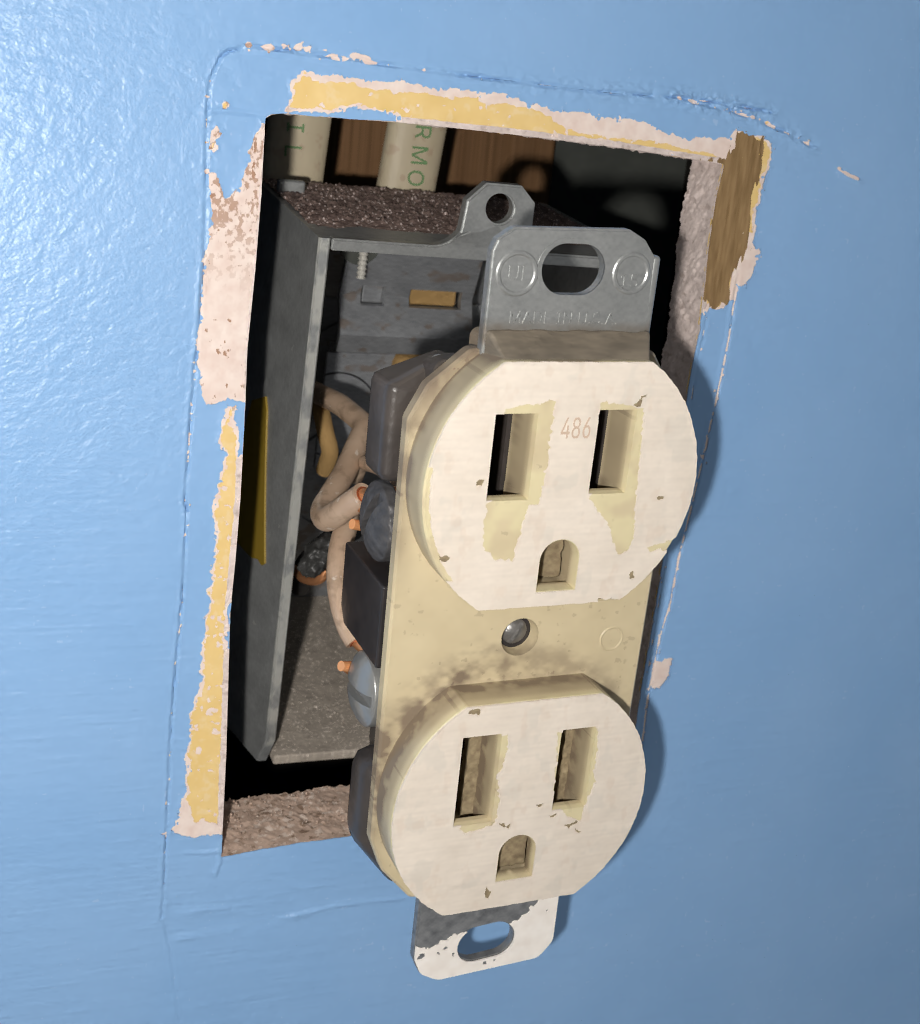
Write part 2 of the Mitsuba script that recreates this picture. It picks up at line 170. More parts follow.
def clip(V, F, field, extra=None):
    """The part of the triangle sheet where field > 0, cut exactly along the line field = 0."""
    s = field > 0
    k = s[F].sum(1)
    keep = F[k == 3]
    cut = F[(k == 1) | (k == 2)]
    ck = s[cut].sum(1)
    lone = np.where((ck == 1)[:, None], s[cut], ~s[cut]).argmax(1)
    i = np.arange(len(cut))
    a, b, c = cut[i, lone], cut[i, (lone + 1) % 3], cut[i, (lone + 2) % 3]
    e = np.sort(np.concatenate([np.stack([a, b], 1), np.stack([a, c], 1)]), axis=1)
    code = e[:, 0].astype(np.int64) * (len(V) + 1) + e[:, 1]
    u, inv = np.unique(code, return_inverse=True)
    e0, e1 = u // (len(V) + 1), u % (len(V) + 1)
    t = (field[e0] / (field[e0] - field[e1]))[:, None]
    NV = V[e0] * (1 - t) + V[e1] * t
    n0 = len(V)
    ab, ac = inv[:len(cut)] + n0, inv[len(cut):] + n0
    one = ck == 1
    new = [np.stack([a, ab, ac], 1)[one], np.stack([ab, b, c], 1)[~one], np.stack([ab, c, ac], 1)[~one]]
    FF = np.concatenate([keep] + new)
    VV = np.vstack([V, NV])
    # rim: a small wall along the cut, as deep as the layer
    r0, r1 = np.where(one, ab, ac), np.where(one, ac, ab)
    used, idx = np.unique(FF, return_inverse=True)
    remap = np.full(len(VV), -1); remap[used] = np.arange(len(used))
    return VV[used], idx.reshape(-1, 3), np.stack([remap[r0], remap[r1]], 1)


def with_rim(V, F, rim, depth):
    ids = np.unique(rim)
    low = V[ids].copy(); low[:, 1] += depth
    m = {j: len(V) + k for k, j in enumerate(ids)}
    q = []
    for p, r in rim:
        q += [[r, p, m[p]], [r, m[p], m[r]]]
    return np.vstack([V, low]), np.vstack([F, np.array(q, int).reshape(-1, 3)])


# ---------------------------------------------------------------- materials
N, FBM, SS, MIX = mikit.noise, mikit.fbm, mikit.smoothstep, mikit.mix


def mat(key, **k):
    bump = k.pop('bump', None)
    b = {'type': 'principled', **{a: ({'type': 'rgb', 'value': list(v)} if isinstance(v, (tuple, list)) else v) for a, v in k.items()}}
    if bump:
        b = {'type': 'bumpmap', 'arbitrary': mikit.proc(bump[0], eps=bump[2] if len(bump) > 2 else 1e-4), 'scale': bump[1], 'bsdf': b}
    scene[key] = {'type': 'twosided', 'bsdf': b}


def vec(p):
    return p.x * 1000, p.y * 1000, p.z * 1000


def dloc(p):
    x, y, z = vec(p)
    x, y, z = x - float(TD[0]), y - float(TD[1]), z - float(TD[2])
    R = [[float(v) for v in r] for r in RD]
    return R[0][0] * x + R[1][0] * y + R[2][0] * z, R[0][1] * x + R[1][1] * y + R[2][1] * z, R[0][2] * x + R[1][2] * y + R[2][2] * z


def c_blue(p, n, uv):
    x, y, z = vec(p)
    t = FBM(x * .08, z * .08, 3.0)
    s = SS(.93, .96, N(x * 1.9, z * 1.9, 8.0)) * SS(.45, .6, FBM(x * .2, z * .2, 1.0))
    c = MIX((.205, .372, .622), (.235, .40, .645), t)
    return MIX(c, (.36, .50, .70), s * .4)


def c_yellow(p, n, uv):
    x, y, z = vec(p)
    t = FBM(x * .5, z * .5, 2.0)
    s = SS(.55, .8, FBM(x * 1.1, z * 1.1, 5.0))
    return MIX(MIX((.66, .46, .17), (.72, .53, .24), t), (.74, .60, .40), s * .35)


def c_pink(p, n, uv):
    x, y, z = vec(p)
    t = FBM(x * .9, z * .9, 2.0)
    c = MIX((.64, .50, .44), (.76, .66, .60), t)
    left = SS(4.0, 1.0, x)
    sp = SS(.74, .80, FBM(x * 1.1, z * .8, 9.0, octaves=4)) * left * SS(-36., -30., z)
    up = SS(-22.0, -9.0, z) * left * SS(.50, .64, FBM(x * 1.9, z * 1.5, 4.0, octaves=4))
    c = MIX(c, (.30, .15, .08), dr.minimum(sp + up * .8, 1) * .85)
    return c


def c_brown(p, n, uv):
    x, y, z = vec(p)
    t = FBM(x * 2.5, z * .35, 2.0)
    return MIX((.15, .09, .038), (.32, .21, .105), t)


def c_plaster(p, n, uv):
    x, y, z = vec(p)
    t = FBM(x * .6, y * .6, z * .6)
    g = FBM(x * 3., y * 3., z * 3.)
    c = MIX((.40, .33, .30), (.80, .69, .65), .6 * t + .4 * g)
    b = SS(-87.0, -89.0, z)
    c = MIX(c, c * mi.Color3f(.80, .70, .60), b)
    c = MIX(c, (.16, .10, .065), SS(.56, .78, FBM(x * 1.3, y * 1.3, z * 1.3 + 9)) * (.35 + .45 * b))
    return MIX(c, (.62, .52, .45), b * SS(.62, .7, FBM(x * 1.9, y * 1.9, 3.0)) * .8)


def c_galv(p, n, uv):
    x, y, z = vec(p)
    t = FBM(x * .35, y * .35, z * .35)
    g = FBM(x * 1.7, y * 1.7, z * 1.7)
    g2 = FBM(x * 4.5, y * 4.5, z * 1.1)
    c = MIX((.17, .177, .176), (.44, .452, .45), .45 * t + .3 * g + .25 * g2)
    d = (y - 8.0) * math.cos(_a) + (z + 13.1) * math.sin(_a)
    e = SS(.55, .2, d) * SS(.35, .6, FBM(x * .8, y, z * .35)) * .8 + SS(.75, .82, FBM(x * .9, y * .9, z * .5 + 3)) * .5  # front edges painted lighter as if catching light, plus random pale patches
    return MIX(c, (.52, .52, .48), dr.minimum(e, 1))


def c_inner(p, n, uv):  # the box steel again, darkened in colour for the shade inside
    x, y, z = vec(p)
    c = MIX((.13, .137, .148), (.40, .41, .425), .5 * FBM(x * .3, y * .3, z * .3) + .5 * FBM(x * 1.3, y * 1.3, z * 3.))
    return MIX(c, (.19, .12, .07), SS(.6, .75, FBM(x * .4, y * .4, z * .5 + 11)) * .5)


def c_dustfloor(p, n, uv):
    x, y, z = vec(p)
    t = FBM(x * .5, y * .5, 2.0)
    g = FBM(x * 3.1, y * 3.1, 6.0)
    c = MIX((.22, .19, .16), (.54, .475, .40), .5 * t + .5 * g)
    return MIX(c, (.7, .62, .55), SS(.66, .78, g))


def c_rust(p, n, uv):
    x, y, z = vec(p)
    d, d2, r = mikit.voronoi(x * 2.3, y * 1.7)
    g = FBM(x * 1.2, y * 1.2, 3.0)
    c = MIX((.07, .045, .04), (.30, .215, .185), g)
    return MIX(c, (.70, .58, .54), SS(.6, .75, r) * SS(.40, .2, d) * SS(.3, .5, g))


def c_paint(p, n, uv):           # the painted-over faces
    x, y, z = dloc(p)
    t = FBM(x * .25, z * .25, 1.0)
    c = MIX((.60, .53, .45), (.665, .595, .515), t)
    c = c * (.975 + .05 * N(x * .3, z * 3.2, 3.0)) * (.97 + .06 * FBM(x * 1.5, z * 2.5, 8.0))
    g = SS(.60, .74, FBM(x * .5, z * .35, 12.0)) * .22
    c = MIX(c, (.46, .44, .39), g)
    e = SS(.6, .8, FBM(x * .8, z * .5, 20.0)) * .16
    return MIX(c, (.50, .36, .26), e)


def c_ivory(p, n, uv):           # the old plastic, grimy where hands and dust reach
    x, y, z = dloc(p)
    c = MIX((.47, .39, .245), (.56, .475, .31), FBM(x * .3, y * .3, z * .3))
    zz = z + 19.42
    d = dr.sqrt(x * x + zz * zz)
    low = SS(21.5, 16.5, d) * SS(-12., -3., zz - dr.abs(x) * .3) * SS(2., 4.5, y)
    n1 = FBM(x * .55, z * .8, y * .5)
    dirt = low * (SS(.35, .75, n1) * (.25 + .6 * SS(4., -8., x)) + .5 * SS(19.3, 16.4, d) * SS(.1, .6, n1))
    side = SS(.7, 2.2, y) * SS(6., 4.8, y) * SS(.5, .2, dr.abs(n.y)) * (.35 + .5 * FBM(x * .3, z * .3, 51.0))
    edge = SS(13., 17., -x) * SS(4., 12., dr.abs(z)) * SS(4., 5., y) * (.2 + .6 * FBM(x * .5, z * .25, 57.0))
    zu = z - 19.42
    du = dr.sqrt(x * x + zu * zu)
    rim = SS(19.5, 16.2, du) * SS(2.6, 4.8, y) * SS(.3, .7, FBM(x * .4, z * .4, 31.0)) * SS(-9., 2., zu)
    tl = SS(26.5, 30.5, z) * SS(-7., -11., x) * SS(4.6, 5.4, y)
    top = SS(31.5, 33.2, z) * SS(.15, .6, FBM(x * .5, y * 1.6, 7.0) + .25)
    sp = SS(.73, .8, FBM(x * 1.1, z * 1.1, 15.0)) * .6
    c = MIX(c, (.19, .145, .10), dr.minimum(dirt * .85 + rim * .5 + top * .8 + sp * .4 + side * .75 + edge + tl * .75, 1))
    gr = SS(3.6, 2.6, dr.abs(x)) * SS(3.2, 2.2, dr.abs(z + 26.6)) * SS(.4, 1.2, y) * SS(.2, .5, FBM(x, y, z))
    c = MIX(c, (.13, .095, .06), gr * .85)
    worn = SS(1.6, .2, y) * SS(.35, .6, FBM(x * .3, z * .3, 44.0))
    return MIX(c, (.62, .56, .34), worn * .55)


def c_bakelite(p, n, uv):
    x, y, z = dloc(p)
    t = FBM(x * .4, y * .4, z * .4)
    c = MIX((.012, .011, .012), (.035, .03, .03), t)
    dust = SS(9., 24., dr.abs(z)) * (.25 + .5 * FBM(x * .35, y * .35, z * .35 + 4)) + SS(.3, .9, dr.abs(n.z)) * SS(20., 27., z) * .4
    return MIX(c, (.17, .14, .115), dr.minimum(dust * .38, 1))


def c_tab(p, n, uv):
    x, y, z = dloc(p)
    t = FBM(x * .5, y, z * .5)
    c = MIX((.24, .25, .248), (.47, .475, .465), .5 * t + .5 * FBM(x * 2.5, y, z * 2.5))
    return MIX(c, (.20, .145, .09), SS(36.6, 35.2, z) * SS(33., 34., z) * (.2 + .5 * FBM(x * .8, z * .8, 2.0)))


def c_tabdark(p, n, uv):
    x, y, z = dloc(p)
    return MIX((.10, .105, .115), (.34, .345, .35), FBM(x * 1.1, y, z * 1.1))


def c_tabpaint(p, n, uv):
    x, y, z = dloc(p)
    return MIX((.72, .66, .60), (.84, .80, .75), FBM(x * .7, z * .7, 2.0))


def c_wood(p, n, uv):
    x, y, z = vec(p)
    g = FBM(x * 1.2 + .4 * N(z * .08, 2.0, 0.0), z * .03, 3.0)
    c = MIX((.24, .125, .055), (.36, .20, .10), g)
    return c * (.5 + .2 * N(x * 4., z * .06, 1.0))


def c_wire(p, n, uv):
    x, y, z = vec(p)
    c = MIX((.37, .255, .175), (.49, .36, .26), FBM(x * .4, y * .4, z * .4))
    c = MIX(c, (.22, .15, .10), SS(.45, .75, FBM(x * .7, y * .7, z * .7 + 7, octaves=4)) * .6)
    return MIX(c, (.60, .54, .46), SS(.70, .80, FBM(x * .9, y * .9, z * .9 + 2)) * .6)


def c_cable(p, n, uv):
    x, y, z = vec(p)
    c = MIX((.42, .355, .245), (.52, .45, .32), FBM(x * .5, 2.0, z * .1))
    return MIX(c, (.35, .22, .15), SS(.62, .8, FBM(x * .7, 5.0, z * .5)) * .4)


def c_grey(p, n, uv):
    x, y, z = vec(p)
    return MIX((.05, .055, .05), (.09, .095, .085), FBM(x * .3, y * .3, z * .3))


def c_ledge(p, n, uv):
    x, y, z = dloc(p)
    return MIX((.095, .08, .062), (.24, .20, .15), FBM(x * .35, y * .7, z * 1.5))


def c_grime(p, n, uv):
    x, y, z = vec(p)
    return MIX((.13, .095, .06), (.36, .29, .18), FBM(x * 1.5, y, z * 1.5))


def c_screw(p, n, uv):
    x, y, z = vec(p)
    return MIX((.09, .088, .085), (.24, .23, .22), FBM(x * 1.2, y * 1.2, z * 1.2))


def c_dull(p, n, uv):
    x, y, z = vec(p)
    return MIX((.035, .035, .038), (.10, .095, .095), FBM(x * 1.0, y * 1.0, z * 1.0))


def b_lump(p, n, uv):
    x, y, z = vec(p)
    return FBM(x * .8, y * .8, z * .8)


def c_copper(p, n, uv):
    x, y, z = vec(p)
    return MIX((.55, .22, .09), (.80, .40, .20), FBM(x * 1.2, y * 1.2, z * 1.2))


def b_fine(p, n, uv):
    x, y, z = vec(p)
    return FBM(x * 1.6, y * 1.6, z * 1.6) + .35 * N(x * 7, y * 7, z * 7)


def b_paint(p, n, uv):
    x, y, z = dloc(p)
    return FBM(x * .55, z * .9, 3.0) + .25 * N(x * 3., z * 4.5, 2.0)


def b_wall(p, n, uv):            # roller stipple, coarser and stronger towards the upper left
    x, y, z = vec(p)
    k = SS(45., -25., x) * SS(-80., -10., z)
    wx = x + 1.2 * N(x * .5, z * .5, 4.0); wz = z + 1.2 * N(x * .5, z * .5, 14.0)
    a, b = wx * .8 + wz * .6, wz * .8 - wx * .6
    st = FBM(a * .72, b * 1.15, 5.0, octaves=3)
    fine = FBM(x * 2.1, z * 2.9, 7.0, octaves=2)
    brush = N(x * .15, z * 2.6, 9.0)
    return st * (.45 + 1.25 * k) + fine * (1.1 - .6 * k) + brush * .95 * (1 - k) + .38 * N(x * 5.5, z * 6.5, 2.0)


P = mikit.proc
mat('m_blue', base_color=P(c_blue), roughness=.36, specular=.34, bump=(b_wall, .00006))
mat('m_yellow', base_color=P(c_yellow), roughness=.6, specular=.3)
mat('m_pink', base_color=P(c_pink), roughness=.8, specular=.2)
mat('m_brown', base_color=P(c_brown), roughness=.85, specular=.15)
mat('m_plaster', base_color=P(c_plaster), roughness=.95, specular=.1)
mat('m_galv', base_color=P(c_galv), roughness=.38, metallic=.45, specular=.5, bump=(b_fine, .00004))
mat('m_inner', base_color=P(c_inner), roughness=.4, metallic=.5, specular=.5, bump=(b_fine, .00006))
mat('m_floor', base_color=P(c_dustfloor), roughness=.8, metallic=.1, specular=.3, bump=(b_fine, .00015))
mat('m_rust', base_color=P(c_rust), roughness=.6, metallic=.1, specular=.6)
mat('m_paint', base_color=P(c_paint), roughness=.5, specular=.35, bump=(b_paint, .00012))
mat('m_ivory', base_color=P(c_ivory), roughness=.42, specular=.5, bump=(b_fine, .00003))
mat('m_bakelite', base_color=P(c_bakelite), roughness=.35, specular=.5, bump=(b_fine, .00005))
mat('m_tab', base_color=P(c_tab), roughness=.36, metallic=.65, specular=.5, bump=(b_fine, .00003))
mat('m_tabdark', base_color=P(c_tabdark), roughness=.42, metallic=.5, bump=(b_fine, .00006))
mat('m_tabpaint', base_color=P(c_tabpaint), roughness=.55, specular=.3, bump=(b_fine, .00008))
mat('m_wood', base_color=P(c_wood), roughness=.8, specular=.2)
mat('m_wire', base_color=P(c_wire), roughness=.3, specular=.5)
mat('m_cable', base_color=P(c_cable), roughness=.5, specular=.4)
mat('m_grey', base_color=P(c_grey), roughness=.8, specular=.2)
mat('m_screw', base_color=P(c_screw), roughness=.33, metallic=.35, bump=(b_fine, .00008))
mat('m_dullscrew', base_color=P(c_dull), roughness=.5, metallic=.2, specular=.5, bump=(b_lump, .0006, 2e-4))
mat('m_copper', base_color=P(c_copper), roughness=.25, metallic=.7)
mat('m_green', base_color=(.13, .24, .10), roughness=.6)
mat('m_grime', base_color=P(c_grime), roughness=.9, specular=.1)
mat('m_print', base_color=(.49, .37, .28), roughness=.7)
mat('m_sticker', base_color=(.22, .145, .014), roughness=.6)
mat('m_black', base_color=(.008, .008, .009), roughness=.5)
mat('m_zinc', base_color=(.68, .66, .60), roughness=.35, metallic=.3)
mat('m_silver', base_color=(.30, .30, .29), roughness=.3, metallic=.5, bump=(b_fine, .00005))
mat('m_brightcopper', base_color=(.85, .38, .16), roughness=.3, metallic=.4)
mat('m_ledge', base_color=P(c_ledge), roughness=.7, specular=.3, bump=(b_fine, .0001))
mat('m_tape', base_color=(.035, .035, .034), roughness=.5, specular=.5, bump=(b_lump, .0004, 2e-4))
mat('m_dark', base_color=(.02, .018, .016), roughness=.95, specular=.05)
mat('m_redcopper', base_color=(.28, .07, .025), roughness=.5, metallic=.3)
mat('m_fiber', base_color=(.34, .21, .08), roughness=.9)

# ---------------------------------------------------------------- the wall
OPEN = Polygon(OPENING).buffer(0)


def axis(lo, hi, f0, f1, fine, mid, m0, m1):
    a = np.arange(f0, f1, fine)
    l = np.arange(m0, f0, mid); r = np.arange(f1, m1, mid)
    ll = m0 - np.cumsum(np.geomspace(mid, 9, 16)); ll = ll[ll > lo][::-1]
    rr = m1 + np.cumsum(np.geomspace(mid, 9, 16)); rr = rr[rr < hi]
    return np.concatenate([[lo], ll, l, a, r, rr, [hi]])


gx = axis(-85, 205, -11, 70, .2, .5, -38, 130)
gz = axis(-225, 95, -101, 10, .2, .5, -146, 32)
GX, GZ = np.meshgrid(gx, gz, indexing='ij')
PX, PZ = GX.ravel(), GZ.ravel()
nx_, nz_ = len(gx), len(gz)
I = np.arange(nx_ * nz_).reshape(nx_, nz_)
A, B_, C_, D_ = I[:-1, :-1].ravel(), I[1:, :-1].ravel(), I[1:, 1:].ravel(), I[:-1, 1:].ravel()
alt = ((np.arange(len(A)) // (nz_ - 1) + np.arange(len(A)) % (nz_ - 1)) % 2 == 0)[:, None]
GF = np.concatenate([np.where(alt, np.stack([A, B_, C_], 1), np.stack([A, B_, D_], 1)), np.where(alt, np.stack([A, C_, D_], 1), np.stack([B_, C_, D_], 1))])


def fb(sx, sz, seed, o=3):
    return meshkit.fbm(np.stack([PX * sx, PZ * sz, 0 * PX + seed * 7.3], 1), o, seed) - .5


def seg_dist(line):
    """(distance, signed side, position along) from the polyline."""
    best = np.full(len(PX), 99.0); side = np.zeros(len(PX)); along = np.zeros(len(PX)); s0 = 0
    L = np.array(line)
    near = (PX > L[:, 0].min() - 5) & (PX < L[:, 0].max() + 5) & (PZ > L[:, 1].min() - 5) & (PZ < L[:, 1].max() + 5)
    x, z = PX[near], PZ[near]
    b, sd, al = best[near], side[near], along[near]
    for (ax, az), (bx_, bz) in zip(L[:-1], L[1:]):
        dx, dz = bx_ - ax, bz - az
        ln = math.hypot(dx, dz)
        t = np.clip(((x - ax) * dx + (z - az) * dz) / ln ** 2, 0, 1)
        d = np.hypot(x - ax - t * dx, z - az - t * dz)
        c = ((x - ax) * dz - (z - az) * dx) / ln
        up = d < b
        b[up], sd[up], al[up] = d[up], c[up], (s0 + t * ln)[up]
        s0 += ln
    best[near], side[near], along[near] = b, sd, al
    return best, side, along


wob = fb(.9, .9, 11) * .5
wob2 = fb(3., 3., 12) * .25
H = fb(.55, .8, 1, 4) * .06 + fb(.16, .2, 2) * .10 + fb(1.9, 2.6, 3, 2) * .022
# roller stipple, strongest towards the upper left
roll = np.clip((25 - PX) / 50, 0, 1) * np.clip((PZ + 75) / 50, 0, 1)
dg = (PX * .8 + PZ * .6)
dw = fb(.2, .2, 22) * 3
stip = meshkit.fbm(np.stack([(dg + dw) * .38, (PZ * .8 - PX * .6 + dw) * 1.05, 0 * PX + 2.2], 1), 4, 21) - .5
H += (.18 + .82 * roll) * stip * .05
# fine brush lines, lower right
H += (1 - roll) * (meshkit.noise(np.stack([PX * .12, PZ * 2.2, 0 * PX], 1), 31) - .5) * .02
out_poly = Polygon(CRACKS['left1'][1:-1] + CRACKS['bot'] + CRACKS['bot2'][:4] + [(58, -100), (60.5, -85)] + CRACKS['right1'][::-1][1:] + [(63, 3)] + CRACKS['top'][::-1])
xy = shapely.points(PX, PZ)
near = (PX > -16) & (PX < 75) & (PZ > -108) & (PZ < 16)
do = np.full(len(PX), 9.0)
do[near] = np.where(shapely.contains(out_poly, xy[near]), -1, 1) * shapely.distance(out_poly.exterior, xy[near])
H -= .12 / (1 + np.exp(np.clip(do * 5, -30, 30)))
lines = {}
for name, (depth, w, lip, lipw, off) in dict(top=(.42, .17, .13, .45, .3), topr=(.40, .22, .22, .45, .4), topr2=(.05, .25, .1, .4, .3), left1=(.34, .16, .07, .3, .25), left2=(.10, .2, .03, .3, .3),
                                          bot=(.03, .25, .22, .25, -.1), bot2=(.06, .3, .28, .32, -.15), sliv=(.03, .2, .16, .25, 0), tear=(.05, .3, .16, .3, .3), right1=(.24, .2, .14, .3, .3),
                                          right2=(.16, .18, .04, .3, .25), corner=(.16, .2, .03, .4, .3), bump1=(0, .3, .12, .6, 0), ripple1=(0, .3, .06, .6, 0)).items():
    d, s, al = seg_dist(CRACKS[name])
    lines[name] = (d, s, al)
    m = .35 + 1.3 * meshkit.noise(np.stack([al * .45, 0 * al, 0 * al + 3], 1), 41)
    dd = np.abs(d + np.sign(s) * 0) + 0
    ds = np.where(s > 0, d, -d) + wob * .6 + wob2
    end = (d < 4)
    H -= end * depth * m * np.exp(-(ds / w) ** 2)
    H += end * lip * m * np.exp(-((ds - off) / lipw) ** 2)

for nm in ('top', 'topr'):        # the old cut has broken the paint into small ridges towards the right
    d = lines[nm][0]
    H += np.clip((PX - 12) / 25, 0, 1) * np.exp(-(d / 1.3) ** 2) * (fb(1.3, 2.2, 64) * .5 + fb(3.2, 3.2, 65, 2) * .22)


def sdf(poly):
    d = np.full(len(PX), -9.0)
    x0, z0, x1, z1 = poly.bounds
    k = (PX > x0 - 4) & (PX < x1 + 4) & (PZ > z0 - 4) & (PZ < z1 + 4)
    d[k] = np.where(shapely.contains(poly, xy[k]), 1, -1) * shapely.distance(poly.boundary, xy[k])
    return d


tear = fb(.8, .8, 51) * 1.3 + fb(2.4, 2.4, 52, 2) * .75 + fb(4.6, 4.6, 54, 1) * .3
f_open = -sdf(OPEN) + fb(1.1, 1.1, 53) * .28
bare = np.max([sdf(Polygon(p).buffer(0)) for p in BARE], axis=0) + tear
# specks of missing paint along the cracks
for name, lo, wd in (('top', .72, .30), ('right1', .34, .22), ('topr', .62, .22), ('topr2', .36, .26), ('right2', .75, .12), ('left1', .9, .1)):
    d, s, al = lines[name]
    nn = meshkit.fbm(np.stack([al * .9, 0 * al, 0 * al + 9], 1), 3, 61)
    bare = np.maximum(bare, np.where(d < 2, wd * np.clip((nn - lo + .25 - (.5 * (PX > 20) if name == 'top' else 0)) * 4, -1, 1) - np.abs(d + wob * .4) , -9))
# scratches back to blue islands inside the bare band
isl = fb(1.3, 1.6, 55, 3)
near_edge = np.clip(1.6 - np.abs(bare + .5), 0, 1)
bare = bare + near_edge * (np.clip(fb(1.9, 1.9, 62) * 6 - .9, 0, 1.2) - np.clip(fb(2.1, 2.1, 63) * 6 - 1.1, 0, 1.0))
bare_f = np.minimum(bare, np.where(PX < 60, .33 - isl, 9) * 2)
pink_f = np.max([sdf(Polygon(p).buffer(0)) for p in PINK], axis=0) + fb(.8, .8, 56) * 1.1 + fb(2.8, 2.8, 57, 2) * .35
pink_f = np.maximum(pink_f, .35 - bare_f + fb(1.2, 1.2, 58) * .7)
for nm in ('right1', 'topr2', 'right2', 'top'):
    pink_f = np.maximum(pink_f, .9 - lines[nm][0])
brown_f = sdf(Polygon(BROWN[0]).buffer(0)) + fb(2.4, .28, 59) * 2.6 + fb(4.5, 1.2, 60, 2) * .7 - .15
region = (PX > -13) & (PX < 86) & (PZ > -101) & (PZ < 16)


def sheet(field, h, rimdepth, restrict=True):
    V = np.stack([PX, -h, PZ], 1)
    F = GF
    if restrict:
        F = F[region[F].all(1)]
    v, f, r = clip(V, F, np.where(field == 0, 1e-6, field))
    if not restrict:
        v, f = with_rim(v, f, r, rimdepth)
    else:
        v, f = with_rim(v, f, r, rimdepth)
    return trimesh.Trimesh(v, f, process=False)


edge = np.clip(1 - np.abs(bare_f) / .7, 0, 1)
lift = edge ** 2 * np.clip(fb(.5, .5, 71) + .25, 0, 1) * .22
h_blue = H + .17 + lift
h_pink = H * .6 + fb(1.6, 1.6, 72) * .10 + fb(5, 5, 73, 2) * .05 - .02
h_yel = H * .8 + fb(1.2, 1.2, 74) * .06 - .11
h_brn = H * .4 + fb(3, .6, 75) * .16 + .02
inner = np.minimum(bare_f + 1.0, f_open)
add('wall__yellow_paint', sheet(inner, h_yel, .3), 'm_yellow', 35, label='old yellow paint bared in a band round the opening')
add('wall__primer', sheet(np.minimum(np.minimum(bare_f + .5, f_open), pink_f), h_pink, .12), 'm_pink', 35, label='flaking pinkish white primer with rusty specks')
add('wall__brown_backing', sheet(np.minimum(brown_f, f_open), h_brn, .15), 'm_brown', 35, label='strip of brown backing bared at the upper right corner')
add('wall__blue_paint', sheet(np.minimum(np.minimum(-bare_f, f_open), 9), h_blue, .18, False), 'm_blue', 30, label='glossy light blue top coat, cracked around the opening')

# the broken plaster inside the opening
ring = OPEN.buffer(-.05)
ns, nd = 1400, 36
q = np.array([ring.exterior.interpolate(i / ns, normalized=True).coords[0] for i in range(ns)])
if Polygon(q).exterior.is_ccw:
    q = q[::-1]
tan = np.roll(q, -3, 0) - np.roll(q, 3, 0); tan /= np.linalg.norm(tan, axis=1, keepdims=True)
nor = np.stack([tan[:, 1], -tan[:, 0]], 1)              # into the opening
if not OPEN.contains(Point(*(q[40] + nor[40] * .5))):
    nor = -nor
low = 1 / (1 + np.exp(np.clip((q[:, 1] + 86.5) * 2.5, -30, 30)))
dep = 8.3 + 5.0 * low
rows = []
for k in range(nd + 1):
    t = k / nd
    y = .06 + t * dep
    w = np.stack([q[:, 0], y, q[:, 1]], 1)
    amp = min(1, t * 4)
    r = (meshkit.fbm(w * .55, 3, 81) - .5) * 1.5 + (meshkit.fbm(w * 1.7, 3, 82) - .5) * .9 + (meshkit.noise(w * 4.2, 84) - .5) * .3
    r = r * amp * (.55 + .25 * low) - .25 * amp + low * amp * .5
    rag = (meshkit.fbm(w * .5 + 40, 3, 83) - .5) * 1.6 * (t > .9)
    rows.append(np.stack([q[:, 0] + nor[:, 0] * r, y + rag, q[:, 1] + nor[:, 1] * r], 1))
far_ = np.stack([q[:, 0] - nor[:, 0] * 25, 0 * q[:, 0] + dep + .5, q[:, 1] - nor[:, 1] * 25], 1)
rows.append(far_)
front = np.stack([q[:, 0] - nor[:, 0] * 3, 0 * q[:, 0] + .7, q[:, 1] - nor[:, 1] * 3], 1)
V = np.vstack([front] + rows)
F = []
for k in range(len(rows)):
    i = np.arange(ns); j = (i + 1) % ns
    F += [np.stack([k * ns + i, k * ns + j, (k + 1) * ns + j], 1), np.stack([k * ns + i, (k + 1) * ns + j, (k + 1) * ns + i], 1)]
add('wall', trimesh.Trimesh(V, np.vstack(F), process=False), 'm_plaster', 40, label='blue painted plaster wall with a rough rectangular hole cut for an outlet box', cat='wall', kind='structure')
rng = np.random.default_rng(5)


def crumb(r, seed):
    s = trimesh.creation.icosphere(0, r)
    s.vertices *= 1 + .45 * (meshkit.noise(s.vertices / r * 1.3 + seed * 5.1, seed)[:, None] - .5)
    s.vertices *= rng.uniform(.7, 1.3, 3)
    return s


cr = []
for k in range(90):
    c = crumb(rng.uniform(.06, .22), k)
    c.apply_translation([rng.uniform(1.5, 24), rng.uniform(3, 12.5), -89.8 + rng.uniform(0, .3)])
    cr.append(c)
add('wall__plaster_crumbs', trimesh.util.concatenate(cr), 'm_plaster', False, kind='stuff')
# behind the wall: a closed stud bay
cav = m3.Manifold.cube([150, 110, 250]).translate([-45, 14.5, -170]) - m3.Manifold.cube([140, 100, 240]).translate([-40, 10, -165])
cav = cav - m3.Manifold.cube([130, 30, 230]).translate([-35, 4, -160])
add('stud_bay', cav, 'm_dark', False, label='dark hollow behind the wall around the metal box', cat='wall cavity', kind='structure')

# ---------------------------------------------------------------- framing and cables behind
st = bx(27, 70.5, 74, 100, -40, 66, .8)
add('wooden_stud', st, 'm_wood', 30, label='reddish brown wooden stud behind the top of the opening', cat='wooden stud')
gb = bx(72, 103, 78, 82, -40, 66, .5)
add('grey_board', gb, 'm_grey', 30, label='dark grey board standing right of the brown stud', cat='board')


